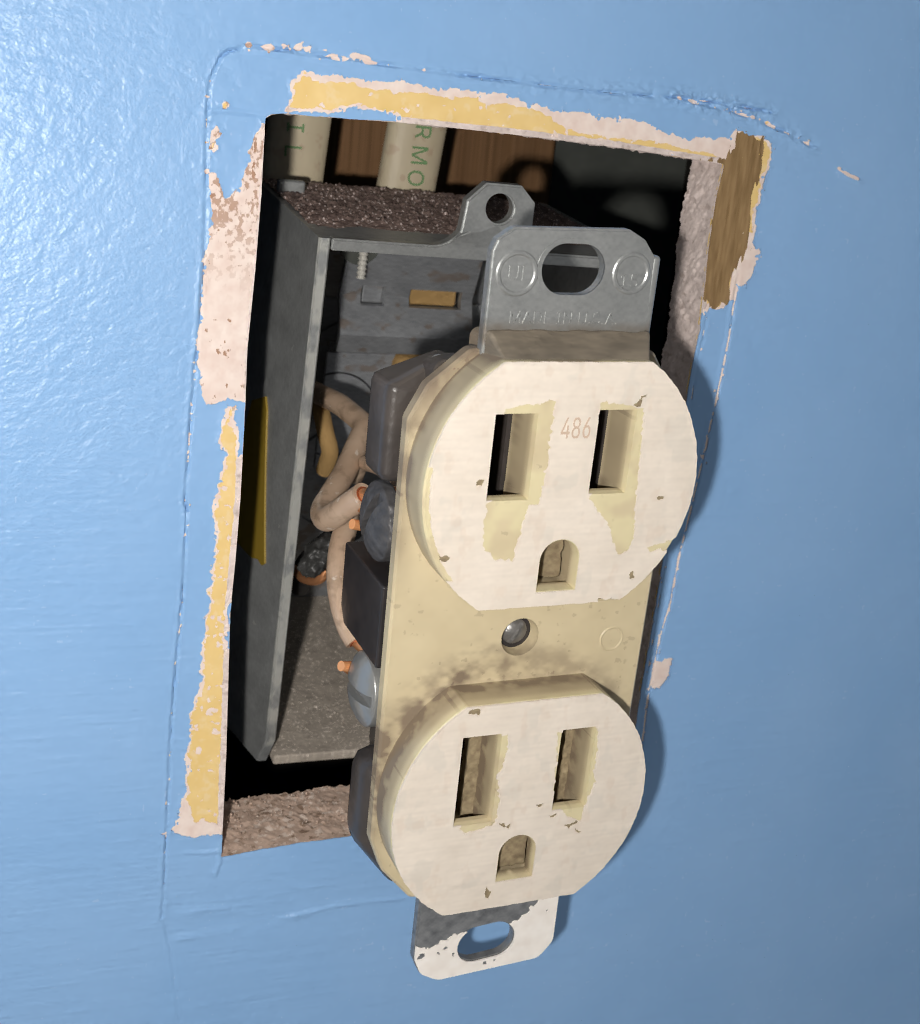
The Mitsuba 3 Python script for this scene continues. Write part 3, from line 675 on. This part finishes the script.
def nm_cable(key, xc, lean, txt, label, y=46.0, half=4.6, z0=-12.0, xtxt=0):
    zs = np.linspace(z0 - 3, 30, 40)
    path = np.stack([xc + lean * (zs + 5) + .25 * np.sin(zs * .11), 0 * zs + y, zs], 1)
    n = 32
    a = np.linspace(0, 2 * np.pi, n, endpoint=False)
    sx = half * np.sign(np.cos(a)) * np.abs(np.cos(a)) ** .75; sy = 2.4 * np.sign(np.sin(a)) * np.abs(np.sin(a)) ** .8
    v = np.concatenate([p + np.stack([sx, sy, 0 * a], 1) for p in path])
    f = []
    for i in range(len(path) - 1):
        for k in range(n):
            p, q_ = i * n + k, i * n + (k + 1) % n
            f += [[p, q_, q_ + n], [p, q_ + n, p + n]]
    m = trimesh.Trimesh(v, f, process=False)
    k = add(key, m, 'm_cable', 60, label=label, cat='cable', group=None)
    z = txt[1]
    for ch in txt[0]:
        if ch != ' ':
            t = meshkit.text_mesh(ch, 2.5, .12)
            t.apply_translation([-t.bounds[:, 0].mean(), 0, 0])
            # letters read downwards: turn a quarter clockwise in the picture plane
            R = trimesh.transformations.rotation_matrix(math.pi / 2, [1, 0, 0])
            t.apply_transform(R)
            t.apply_transform(trimesh.transformations.rotation_matrix(math.pi / 2, [0, 1, 0]))
            xx = xc + lean * (z + 5) + xtxt
            t.apply_translation([xx - t.bounds[:, 0].mean(), y - 2.46 - t.bounds[1, 1] + .06, z])
            add(k + '__printed_letter', t, 'm_green', False)
        z -= 3.35
    return k


nm_cable('electrical_cable', 15.6, .05, ('SIL', 3.0), 'pale flat cable with green lettering at the upper left corner', xtxt=-1.1)
nm_cable('electrical_cable', 33.4, .085, ('RMO', 0.8), 'pale flat cable lettered RMO in green above the metal box', xtxt=.3)

# ---------------------------------------------------------------- the metal box
BW, BH, BD, TH = 46.0, 76.5, 50.0, 1.5
side = Polygon([(0, 0), (0, -BH + 4.5), (1.8, -BH), (BD, -BH), (BD, -20), (36, 0)])   # (depth, height)


def side_plate(x0, x1):
    p = Polygon([(d, u) for d, u in side.exterior.coords])
    m = m3.Manifold.extrude(poly_to_cs(p), x1 - x0)              # x=depth, y=height, z=width
    return m.transform(np.array([[0, 0, 1, x0], [1, 0, 0, 0], [0, 1, 0, 0]], float))


def soften(m, r, it=1):
    return m


box_key = 'metal_box'
tag(box_key, 'grey galvanised steel outlet box set back in the hole of the blue wall', 'electrical box')
lp = side_plate(0, TH)
lp = m3.Manifold.batch_hull([side_plate(.0, TH).translate([0, .25, 0]) ^ bx(-1, 5, .25, 60, -90, 5), side_plate(.22, TH - .22)])
for (d, u) in ((13.5, -24), (11.5, -56), (22, -40)):
    lp = lp - m3.Manifold.sphere(2.4, 24).scale([.35, .5, 1]).translate([-.55, d, u])
lp = lp.refine_to_length(3.0)
lp_ = tm(lp)
_v = np.array(lp_.vertices)
_v[:, 0] -= .26 * np.clip(_v[:, 1], 0, 60) * np.clip(-_v[:, 2] / 60, 0, 1)          # the thin side is sprung outwards at its foot
lp_ = trimesh.Trimesh(_v, lp_.faces, process=False)
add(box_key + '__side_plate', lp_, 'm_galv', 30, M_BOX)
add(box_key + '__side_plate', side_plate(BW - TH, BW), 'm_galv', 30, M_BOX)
# top plate with the ear for the fixing screw bent up from its front lip
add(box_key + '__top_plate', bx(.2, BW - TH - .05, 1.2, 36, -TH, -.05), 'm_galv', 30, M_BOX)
lip = Polygon([(TH + .15, -TH), (BW - TH - .15, -TH), (BW - TH - .15, 0), (27.8, 0)]
              + [(27.6 + 2.2 * (1 - math.cos(t)), 2.2 - 2.2 * math.sin(t)) for t in np.linspace(math.pi / 2, 0, 7)][:0]
              + [(27.5, 2.0), (27.5, 6.3), (25.4, 8.3), (20.6, 8.3), (18.2, 6.0), (17.9, 3.2)]
              + [(17.9 - 3.2 * (1 - math.cos(t)), 3.2 - 3.2 * math.sin(t)) for t in np.linspace(.15, math.pi / 2, 8)] + [(TH + .15, 0)])
lip = lip.buffer(-.35).buffer(.7).buffer(-.35)
hole = Point(22.7, 5.3).buffer(1.85, 24)
lp0 = lip.difference(hole)
ear = tm((plate(lp0, .3, 1.6) + plate(lp0.buffer(-.25), 0, .4)).refine_to_length(1.2))
_v = np.array(ear.vertices)
_v[:, 1] -= .9 * np.clip((_v[:, 2] + .2) / 2.2, 0, 1) ** 2 - .10 * np.clip(_v[:, 2] - 2, 0, 9)      # the lip bends forward into the ear
ear = trimesh.Trimesh(_v, ear.faces, process=False)
add(box_key + '__mounting_ear', ear, 'm_tab', 30, M_BOX, label='bent steel ear with a screw hole on the box top')
# rust crust lying on the top plate
rx, ry = np.meshgrid(np.arange(.6, 44, .22), np.arange(2.2, 35.8, .22), indexing='ij')
w = np.stack([rx, ry, 0 * rx], -1)
fld = np.clip((ry - 6.5 + 4 * (meshkit.fbm(w * .3, 3, 91) - .5)) / 4, 0, 1) * np.clip((36 - ry), 0, 1)
hz = -.12 + fld * (.1 + .55 * meshkit.fbm(w * 1.3, 3, 92) + .75 * np.maximum(meshkit.noise(w * 3.1, 93) - .5, 0))
n0, n1 = rx.shape
I2 = np.arange(n0 * n1).reshape(n0, n1)
a_, b_, c_, d_ = I2[:-1, :-1].ravel(), I2[1:, :-1].ravel(), I2[1:, 1:].ravel(), I2[:-1, 1:].ravel()
rust = trimesh.Trimesh(np.stack([rx.ravel(), ry.ravel(), hz.ravel()], 1), np.vstack([np.stack([a_, b_, c_], 1), np.stack([a_, c_, d_], 1)]), process=False)
add(box_key + '__rust_crust', rust, 'm_rust', 40, M_BOX, label='crusty brown rust with pale grains on the box top')
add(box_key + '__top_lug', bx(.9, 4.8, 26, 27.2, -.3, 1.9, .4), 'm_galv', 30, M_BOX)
# bottom, back, bevelled rear top
add(box_key + '__bottom_plate', bx(TH + .05, BW - TH - .05, .5, BD, -BH, -BH + TH, .3), 'm_floor', 30, M_BOX, label='box floor dusted with plaster')
kn = bx(TH + .05, BW - TH - .05, BD - TH, BD, -BH + TH, -20.2)
for u in (-33, -52):
    ringk = m3.Manifold.cylinder(4, 9.5, 9.5, 64) - m3.Manifold.cylinder(4, 9.1, 9.1, 64)
    kn = kn - ringk.transform(ROT).translate([22, BD - TH + .6, u])
add(box_key + '__back_plate', kn, 'm_inner', 30, M_BOX)
bev = m3.Manifold.extrude(poly_to_cs(Polygon([(36, -.1), (50, -20.1), (48.6, -20.1), (35.2, -1.2)])), BW - 2 * TH - .1).transform(np.array([[0, 0, 1, TH + .05], [1, 0, 0, 0], [0, 1, 0, 0]], float))
add(box_key + '__bevel_plate', bev, 'm_inner', 30, M_BOX)
# cable clamp: bent bar with two slots, hanging on a screw
prof = Polygon([(32.0, -8.0), (33.2, -8.0), (35.5, -16.0), (33.0, -21.2), (33.5, -23.3), (36.5, -24.0), (36.5, -25.2), (32.7, -24.4), (31.6, -21.4), (34.2, -15.8)])
cl = m3.Manifold.extrude(poly_to_cs(prof.buffer(.25).buffer(-.25)), 21.6).transform(np.array([[0, 0, 1, 13.9], [1, 0, 0, 0], [0, 1, 0, 0]], float))
cl = cl - bx(17.2, 21.0, 28, 40, -17.2, -14.2) - bx(25.0, 33.6, 28, 40, -17.2, -14.4)
cc = box_key + '__cable_clamp'
add(cc, cl, 'm_inner', 30, M_BOX)
add(cc + '__cable_wedge', bx(17.8, 21.4, 35.6, 37, -17.4, -14.2, .3), 'm_inner', 30, M_BOX)
fb_ = trimesh.util.concatenate([tm(bx(25.2, 33.4, 35.6, 37.6, -17.3, -14.4, .4)), tm(bx(25.0, 33.0, 36, 40, -32.5, -26.0, 1.2))])
fb_ = trimesh.remesh.subdivide_to_size(fb_.vertices, fb_.faces, .6)
fb_ = trimesh.Trimesh(*fb_, process=True)
fb_.vertices += .5 * np.stack([meshkit.fbm(fb_.vertices * .9 + k * 9, 3, 95 + k) - .5 for k in range(3)], 1)
add(cc + '__cable_paper', fb_, 'm_fiber', 40, M_BOX, label='scrap of brown cable paper caught behind the clamp')
boss = unary_union([Point(15.3, -7.4).buffer(3.1, 24), sbox(12.2, -7.4, 18.4, -1.6)])
add(cc + '__screw_boss', plate(boss, 31.2, 32.0), 'm_grey', 30, M_BOX)
hh = np.arange(0, 6.6, .12)
scw = lathe([(0, 0)] + [(.62 + .1 * math.cos(v * 2 * math.pi / .72), v) for v in hh] + [(0, 6.6)], 20)
scw.apply_translation([15.4, 29.6, -12.0])
add(cc + '__screw', scw, 'm_zinc', 35, M_BOX)
plt2 = bx(14.0, 25.5, 37.8, 38.6, -46, -26.0, .3)
ko = m3.Manifold.cylinder(2, 7.2, 7.2, 60) - m3.Manifold.cylinder(2, 6.9, 6.9, 60)
plt2 = plt2 - ko.transform(ROT).translate([16.5, 38.6, -36.5])
add(cc + '__clamp_leaf', plt2, 'm_inner', 30, M_BOX)
# yellow tape on the outer side of the box
stk = Polygon([(12.5, -24.8), (11.2, -26.5), (5.4, -46.5), (6.2, -47.2), (7.5, -46.9), (9.5, -47.6), (16, -47.5), (22, -47.0), (17, -27)])
stk = m3.Manifold.extrude(poly_to_cs(stk), .25).transform(np.array([[0, 0, 1, -.27], [1, 0, 0, 0], [0, 1, 0, 0]], float))
stk = tm(stk.refine_to_length(2.0))
_v = np.array(stk.vertices)
_v[:, 0] -= .26 * np.clip(_v[:, 1], 0, 60) * np.clip(-_v[:, 2] / 60, 0, 1)
stk = trimesh.Trimesh(_v, stk.faces, process=False)
add(box_key + '__yellow_label', stk, 'm_sticker', False, M_BOX, label='torn yellow paper label on the outer side of the box')
cr = []
for k in range(230):
    c = crumb(rng.uniform(.08, .28) if k > 8 else rng.uniform(.3, .6), 200 + k)
    c.apply_translation([rng.uniform(2.5, 24), 4 + 44 * rng.random() ** .8, -BH + TH - .02])
    cr.append(c)
add(box_key + '__plaster_crumbs', trimesh.util.concatenate(cr), 'm_floor', 40, M_BOX, kind='stuff')

# ---------------------------------------------------------------- wires
def kinked(pts, cut=1.6):
    p = np.array(pts, float)
    out = [p[0]]
    for a, b, c in zip(p[:-2], p[1:-1], p[2:]):
        la, lc = np.linalg.norm(b - a), np.linalg.norm(c - b)
        s_, e_ = b + (a - b) * min(cut / la, .48), b + (c - b) * min(cut / lc, .48)
        out += [(1 - t) ** 2 * s_ + 2 * t * (1 - t) * b + t * t * e_ for t in np.linspace(0, 1, 9)]
    out.append(p[-1])
    q = [out[0]]
    for a, b in zip(out[:-1], out[1:]):
        n = max(1, int(np.linalg.norm(b - a) / .6))
        q += [a + (b - a) * k / n for k in range(1, n + 1)]
    q = np.array(q)
    return q + .12 * np.stack([meshkit.fbm(q * .35 + 7 * k, 2, 400 + k) - .5 for k in range(3)], 1)


def wire(key, path, r, m, label, cat='wire'):
    return add(key, tube(kinked(path), r), m, 60, label=label, cat=cat)


w1 = wire('electrical_wire', PATHS['w1'], 1.55, 'm_wire', 'thick dingy white wire bent double beside the upper terminal screw')
w2 = wire('electrical_wire', PATHS['w2'], 1.5, 'm_wire', 'dingy white wire running straight down to the lower terminal screw')
wire('electrical_wire', PATHS['w3'], 1.25, 'm_fiber', 'short tan wire looping behind the bent white wire')
wire('electrical_wire', PATHS['bw'], 1.75, 'm_black', 'black wire stub disappearing into the box behind the white wires')
wire('copper_wire', PATHS['cu'], .75, 'm_copper', 'bare copper wire end below the black wire stub')


wire('electrical_wire', PATHS['w4'], .95, 'm_wire', 'thin grey white wire crossing towards the receptacle above the upper screw')
lump = trimesh.creation.icosphere(4, 1.0)
lv = lump.vertices * np.array([1.5, 2.6, 3.0])
lv = lv * (1 + 1.1 * (meshkit.fbm(lv * .8, 3, 420) - .5)[:, None])
lv = lv @ trimesh.transformations.rotation_matrix(.7, [0, 1, 0])[:3, :3].T
lump.vertices = lv + np.array(PATHS['lump'][0])
add('electrical_tape', lump, 'm_tape', 50, label='crumpled lump of black electrical tape low behind the white wires', cat='tape')

# ---------------------------------------------------------------- the receptacle
dev = 'duplex_receptacle'
tag(dev, 'old cream duplex receptacle pulled out of the metal box, its face smeared with paint', 'electrical outlet')
R_F, Z_F, C_F = 16.02, 13.62, 19.42
circ = Point(0, 0).buffer(R_F, 64)
face_o = circ.intersection(sbox(-20, -Z_F, 20, Z_F)).buffer(-.5).buffer(.5, 8)


def pit(x0, x1, z0, z1):
    """A blade slot: the mouth flares a little, then runs straight back."""
    return m3.Manifold.batch_hull([plate(sbox(x0 - .15, z0 - .2, x1 + .2, z1 + .1), -.5, .0), plate(sbox(x0, z0, x1, z1), .7, .8)]) + plate(sbox(x0, z0, x1, z1), .5, 11.9) + plate(sbox(x0 - .3, z0 - 2.4, x1 - .05, z1 + .2), 1.5, 11.9) + plate(sbox(x0 - .3, z0 - 2.4, x1 + 2.5, z1 + .2), 5.8, 11.9)


def ground(cx, z0, z1, w=4.7):
    r = w / 2
    p = unary_union([sbox(cx - r, z0, cx + r, z1 - r), Point(cx, z1 - r).buffer(r, 24)])
    return m3.Manifold.batch_hull([plate(p, -.5, .0), plate(p.buffer(-.25), 1.2, 1.3)]) + plate(p.buffer(-.25), 1.0, 11.9) + plate(p.buffer(.7), 1.7, 11.9), p


tools = []
faces = [dict(cz=C_F, pits=[(-8.95, -4.35, 18.35, 27.5), (2.9, 7.2, 18.7, 27.8)], g=(.45, 7.55, 13.5), wear=WEAR_A),
         dict(cz=-C_F, pits=[(-8.5, -3.9, -20.9, -9.6), (3.9, 8.1, -20.6, -10.05)], g=(.05, -29.4, -23.4), wear=WEAR_B)]
for i, fc in enumerate(faces):
    o = shapely.affinity.translate(face_o, 0, fc['cz'])
    m = cplate(o, .14, 5.6, .22)
    gm, gp = ground(*fc['g'])
    holes = [sbox(a, c, b, d) for a, b, c, d in fc['pits']] + [gp]
    for pt in fc['pits']:
        m = m - pit(*pt); tools.append(pit(*pt))
    m = m - gm; tools.append(gm)
    fk = add(dev + '__face', m, 'm_ivory', False, M_DEV, label=('upper' if i == 0 else 'lower') + ' outlet face with worn slots and ground hole')
    wear = [ragged(w_, .34, .11, 100 + 20 * i + j, 2.3) for j, w_ in enumerate(fc['wear'])]
    scuffs = [w_ for w_ in wear if w_.area < 2.2]
    film = ragged(list(o.buffer(-.03).exterior.coords), .10, .14, 150 + i)
    if i == 0:          # the rim is rubbed bare on the lower left
        wear.append(ragged(list(o.difference(shapely.affinity.translate(o, .65, .25)).intersection(sbox(-20, 9.5, -6, 22)).buffer(.01).exterior.coords), .2, .14, 190))
    film = film.difference(unary_union(wear + [h.buffer(.06) for h in holes]))
    film = unary_union([g for g in getattr(film, 'geoms', [film]) if g.area > .3]).simplify(.015)
    fm = plate(film.buffer(0), .05, .25) + plate(film.buffer(-.1).buffer(0), 0, .15)
    add(fk + '__paint_film', fm, 'm_paint', False, M_DEV, label='cream paint smeared over the face and flaking at the slots')
    def plug(x0, x1, z0, z1, d0, d1, seed):
        t = tm(bx(x0, x1, d0, d1, z0, z1).refine_to_length(.35))
        v = np.array(t.vertices)
        for k in range(3):
            v[:, k] += .7 * (meshkit.fbm(v * .9 + 11 * k, 3, seed + k) - .5)
        add(fk + '__caked_dirt', trimesh.Trimesh(v, t.faces, process=False), 'm_grime', 30, M_DEV)
    gx_, g0, g1 = fc['g']
    if i == 0:
        plug(gx_ - .6, gx_ + 2.6, g0 - .2, g1 + .2, 4.6, 6.2, 500)
    else:
        plug(gx_ - 2.7, gx_ + 2.7, g0 - .3, g1 + .3, 3.0, 5.0, 510)
        for (a, b, c, d), sd in zip(fc['pits'], (520, 530)):
            plug(a + 3.1, b + .3, c - 2.2, d + .1, 4.9, 6.4, sd)
    for w_ in scuffs:      # small chips have filled with dirt
        w_ = w_.intersection(o.buffer(-.3)).difference(unary_union(holes))
        if w_.area > .02:
            add(fk + '__scuff', plate(w_, .11, .2), 'm_grime', False, M_DEV)
    if i == 0:
        t = meshkit.text_mesh('486', 2.25, .05)
        t.apply_transform(trimesh.transformations.rotation_matrix(math.pi / 2, [1, 0, 0]))
        t.vertices[:, 0] *= .62
        t.apply_translation([-1.55, -.0 , 24.9])
        add(fk + '__number', t, 'm_print', False, M_DEV)

pl = Polygon([(-16.3, -25.0), (-14.6, -29.4), (-10.6, -34.0), (11.0, -34.2), (16.0, -26.5), (16.0, 26.5), (11.5, 33.0), (-10.2, 33.0), (-14.6, 29.2), (-16.4, 25.6)]).buffer(-1.2).buffer(1.2, 8)
body = cplate(pl, 5.3, 6.9, .3)
scr_hole = m3.Manifold.cylinder(6, 2.35, 1.9, 40).translate([0, 0, -6]).transform(np.array([[1, 0, 0, -.4], [0, 0, -1, 3.4], [0, 1, 0, -.4]], float))
body = body + cplate(sbox(-8.6, 30, 11.0, 34.4).buffer(-1).buffer(1), 5.95, 9.6, .5)
ledge = m3.Manifold.batch_hull([bx(-8.3, 8.5, .8, 1.5, 31.5, 33.1, .3), bx(-8.9, 10.2, 4.2, 5.4, 31.5, 35.2, .4)])
ledge = ledge.refine_to_length(.7).warp_batch(lambda v: v + .45 * np.stack([0 * v[:, 0], 0 * v[:, 0], meshkit.fbm(v * .6, 3, 610) - .5], 1))
add(dev + '__top_ledge', ledge, 'm_ledge', 30, M_DEV, label='grimy ledge under the upper fixing tab')
for t_ in tools:
    body = body - t_
cone = m3.Manifold.cylinder(3.2, 1.75, 2.35, 40).transform(np.array([[1, 0, 0, -.4], [0, 0, -1, 8.4], [0, 1, 0, -.4]], float))
body = body - cone
add(dev + '__faceplate', body, 'm_ivory', False, M_DEV, label='yellowed ivory plastic body between the two faces')
sc_ = lathe([(0, 0), (1.7, 0), (1.7, .5), (1.3, 1.0), (.6, 1.25), (0, 1.3)], 32)
sc_m = mani(sc_) - m3.Manifold.cube([.55, 4, 1], True).rotate([0, 0, -30]).translate([0, 0, 1.35])
add(dev + '__centre_screw', sc_m.transform(np.array([[1, 0, 0, -.4], [0, 0, -1, 7.6], [0, 1, 0, -.4]], float)), 'm_screw', 35, M_DEV)
rg = lathe([(1.25, 0), (1.45, .1), (1.6, 0)], 32)
rg.apply_transform(trimesh.transformations.rotation_matrix(math.pi / 2, [1, 0, 0]))
rg.apply_translation([11.6, 5.3, -1.6])
add(dev + '__mould_mark', rg, 'm_ivory', False, M_DEV)

# dark moulded back with its barrier between the terminals
back = m3.Manifold.batch_hull([plate(sbox(-13.5, -31, 13.5, 31.5).buffer(-1.5).buffer(1.5), 6.95, 9.8), plate(sbox(-10.5, -24, 12.5, 20).buffer(-1.5).buffer(1.5), 23, 24)])
back = back - bx(-20, -11.5, 7.4, 21.5, -16.8, 17.2) - bx(12.2, 20, 7.4, 21.5, -16.8, 17.2)
back = back + bx(-16.6, -10, 7.8, 21.5, -4.2, 5.8, .3)
back = back + m3.Manifold.batch_hull([bx(-17.8, -10, 8.2, 14.5, 17.5, 28.8, 1.2), bx(-12, -10, 9.5, 13, 28, 31.2, .8)])
back = back + m3.Manifold.batch_hull([bx(-17.0, -10, 7.2, 14, -29, -16.5, 2.4), bx(-12, -10, 7.2, 13, -33.5, -29, 1.5)])
for t_ in tools:
    back = back - t_.translate([0, 3.5, 0])
add(dev + '__back_body', back, 'm_bakelite', 30, M_DEV, label='dark moulded back with dusty shoulders')
# steel strap with its two fixing tabs
up = Polygon([(-9.2, 30), (-9.2, 43.2), (-8.7, 44.4), (-7.0, 45.6), (6.2, 45.9), (8.2, 44.9), (9.6, 43.2), (9.9, 30)]).buffer(-.5).buffer(.5)
uh = unary_union([Point(-.9, 41.6).buffer(2.65, 24), Point(1.1, 41.6).buffer(2.65, 24)]).convex_hull
lo = Polygon([(-9.6, -30), (-9.6, -42.6), (-8.6, -44.9), (-6.2, -46.3), (7.6, -45.7), (9.4, -43.4), (9.2, -30)]).buffer(-1.8).buffer(1.8)
lh = unary_union([Point(-1.4, -41.9).buffer(2.45, 24), Point(1.2, -41.7).buffer(2.45, 24)]).convex_hull


def strap(p, h, y):
    q_ = p.difference(h)
    a = plate(q_, y + .22, y + 1.25) + plate(p.buffer(-.22).difference(h.buffer(.25)), y, y + .3)
    return a


YT = 4.75
ks = dev + '__fixing_tab'
add(ks, strap(up, uh, YT), 'm_tab', 30, M_DEV, label='upper steel fixing tab with an oval hole and stamped lettering')
for txt, hgt, x, z in (('MADE IN U.S.A.', 1.25, -6.6, 35.9), ('UL', 1.5, -7.3, 40.3), ('15', 1.4, 5.6, 39.9)):
    t = meshkit.text_mesh(txt, hgt, .14)
    t.apply_transform(trimesh.transformations.rotation_matrix(math.pi / 2, [1, 0, 0]))
    t.apply_translation([x, YT + .02, z])
    add(ks + '__stamped_mark', t, 'm_tab', False, M_DEV)
for x, z, r in ((-6.2, 41.0, 2.1), (7.0, 41.4, 2.0)):
    rr_ = lathe([(r - .28, 0), (r - .12, .12), (r + .12, .12), (r + .28, 0)], 36)
    rr_.apply_transform(trimesh.transformations.rotation_matrix(math.pi / 2, [1, 0, 0]))
    rr_.apply_translation([x, YT + .0, z])
    add(ks + '__stamped_ring', rr_, 'm_tab', 30, M_DEV)
add(ks + '__side_flange', bx(9.7, 10.8, 5.4, 8.2, 33.5, 43.2, .4), 'm_tab', 30, M_DEV)
rim_ = plate(uh.buffer(.5).difference(uh), YT - .1, YT + .1)
add(ks + '__hole_rim', rim_, 'm_tab', 30, M_DEV)
kl = add(dev + '__fixing_tab', strap(lo, lh, YT), 'm_tabdark', 30, M_DEV, label='lower steel fixing tab half covered with white paint')
pw = Polygon([(-9.6, -40.6), (-8.2, -41.2), (-6.2, -40.9), (-4.6, -39.8), (-3.4, -39.6), (-1, -41), (2.6, -40.2), (4.3, -38.6), (6.6, -36.6), (8.4, -35.2), (12, -34), (12, -50), (-12, -50), (-12, -41)])
pw = ragged(list(pw.exterior.coords), .8, .12, 301, 1.5)
specks = [Point(-8.6, -42.2).buffer(.5), Point(-5.6, -41.6).buffer(.32), Point(-6.4, -42.3).buffer(.22), Point(.2, -45.0).buffer(.3), Point(1.4, -44.7).buffer(.2), Point(7.9, -38.6).buffer(.2), Point(-4.4, -42.8).buffer(.25)]
specks = unary_union([ragged(list(s.exterior.coords), .3, .1, 310 + j, 2.) for j, s in enumerate(specks)])
pt_ = pw.intersection(lo.buffer(-.08)).difference(lh.buffer(.12)).difference(specks).simplify(.02)
pt_ = unary_union([g for g in getattr(pt_, 'geoms', [pt_]) if g.area > .05])
add(kl + '__paint_film', plate(pt_, YT - .14, YT + .1), 'm_tabpaint', False, M_DEV, label='ragged white paint on the lower tab')

# terminal screws on the side
def term(key, z, y, mat_, r=4.1, label=None, turn=0):
    pr = [(0, 2.75), (1.5, 2.65), (2.6, 2.35), (3.4, 1.9), (3.95, 1.45), (4.1, 1.2), (4.1, .15), (3.95, 0), (1.8, 0), (1.8, -3.0), (0, -3.0)]
    t = lathe([(a * r / 4.1, b) for a, b in pr[::-1]], 44)
    h = mani(t) - m3.Manifold.cube([1.35, 12, 2.2], True).rotate([0, 0, turn]).translate([0, 0, 2.75])
    # axis +z -> -x
    h = h.transform(np.array([[0, 0, -1, -14.5], [0, 1, 0, y], [1, 0, 0, z]], float))
    k = add(key, h, mat_, 35, M_DEV, label=label)
    a = np.linspace(-.3, 4.2, 40)
    return k


k1 = term(dev + '__terminal_screw', 11.3, 13.6, 'm_dullscrew', 4.6, 'dull upper terminal screw', 62)
k2 = term(dev + '__terminal_screw', -9.6, 13.4, 'm_silver', 4.5, 'shiny lower terminal screw', 4)


def dpath(pts):
    return np.array(pts) @ RD.T + TD


def loop(z, y, r=3.0, x=-13.6, a0=2.2, a1=-2.3):
    a = np.linspace(a0, a1, 26)
    return np.stack([0 * a + x, y + r * np.cos(a + math.pi) * -1, z + r * np.sin(a)], 1)


for wk, (z, y), e in ((w1, (11.3, 13.6), PATHS['w1'][-1]), (w2, (-9.6, 13.4), PATHS['w2'][-1])):
    lpth = dpath(loop(z, y))
    a = np.linspace(0, 1, 6)[:, None]
    tail = lpth[-1] + (lpth[-1] - lpth[-2]) / np.linalg.norm(lpth[-1] - lpth[-2]) * np.array([[1.5], [3.0]])
    tail = np.array([dpath([(-14.4, y + 4.2, z - .9)])[0], dpath([(-15.2, y + 7.4, z - .9)])[0]])
    full = np.vstack([[np.array(e)], lpth[2:-4], tail])
    add(wk + '__copper_end', tube(spline(full, 5), .82), 'm_copper', 60, label='bare copper end hooked round the terminal screw')
    add(wk + '__copper_tip', tube(spline(PATHS['t1' if wk == w1 else 'w2t'], 6), .62), 'm_brightcopper', 60, label='bright bare copper tip')
    ex = np.array(e); prev = np.array(PATHS['w1' if wk == w1 else 'w2'][-2])
    dirn = (ex - prev) / np.linalg.norm(ex - prev)
    add(wk + '__cut_end', tube([ex - dirn * .2, ex + dirn * .12, ex + dirn * .14], [1.05, 1.05, .8]), 'm_redcopper', 60)
rv = lathe([(0, .6), (.5, .5), (.85, .25), (.95, 0)][::-1], 24)
rv.apply_transform(trimesh.transformations.rotation_matrix(math.pi / 2, [1, 0, 0]))
rv.apply_translation([-12.2, 9.0, 30.6])
add(dev + '__rivet', rv, 'm_screw', 40, M_DEV)
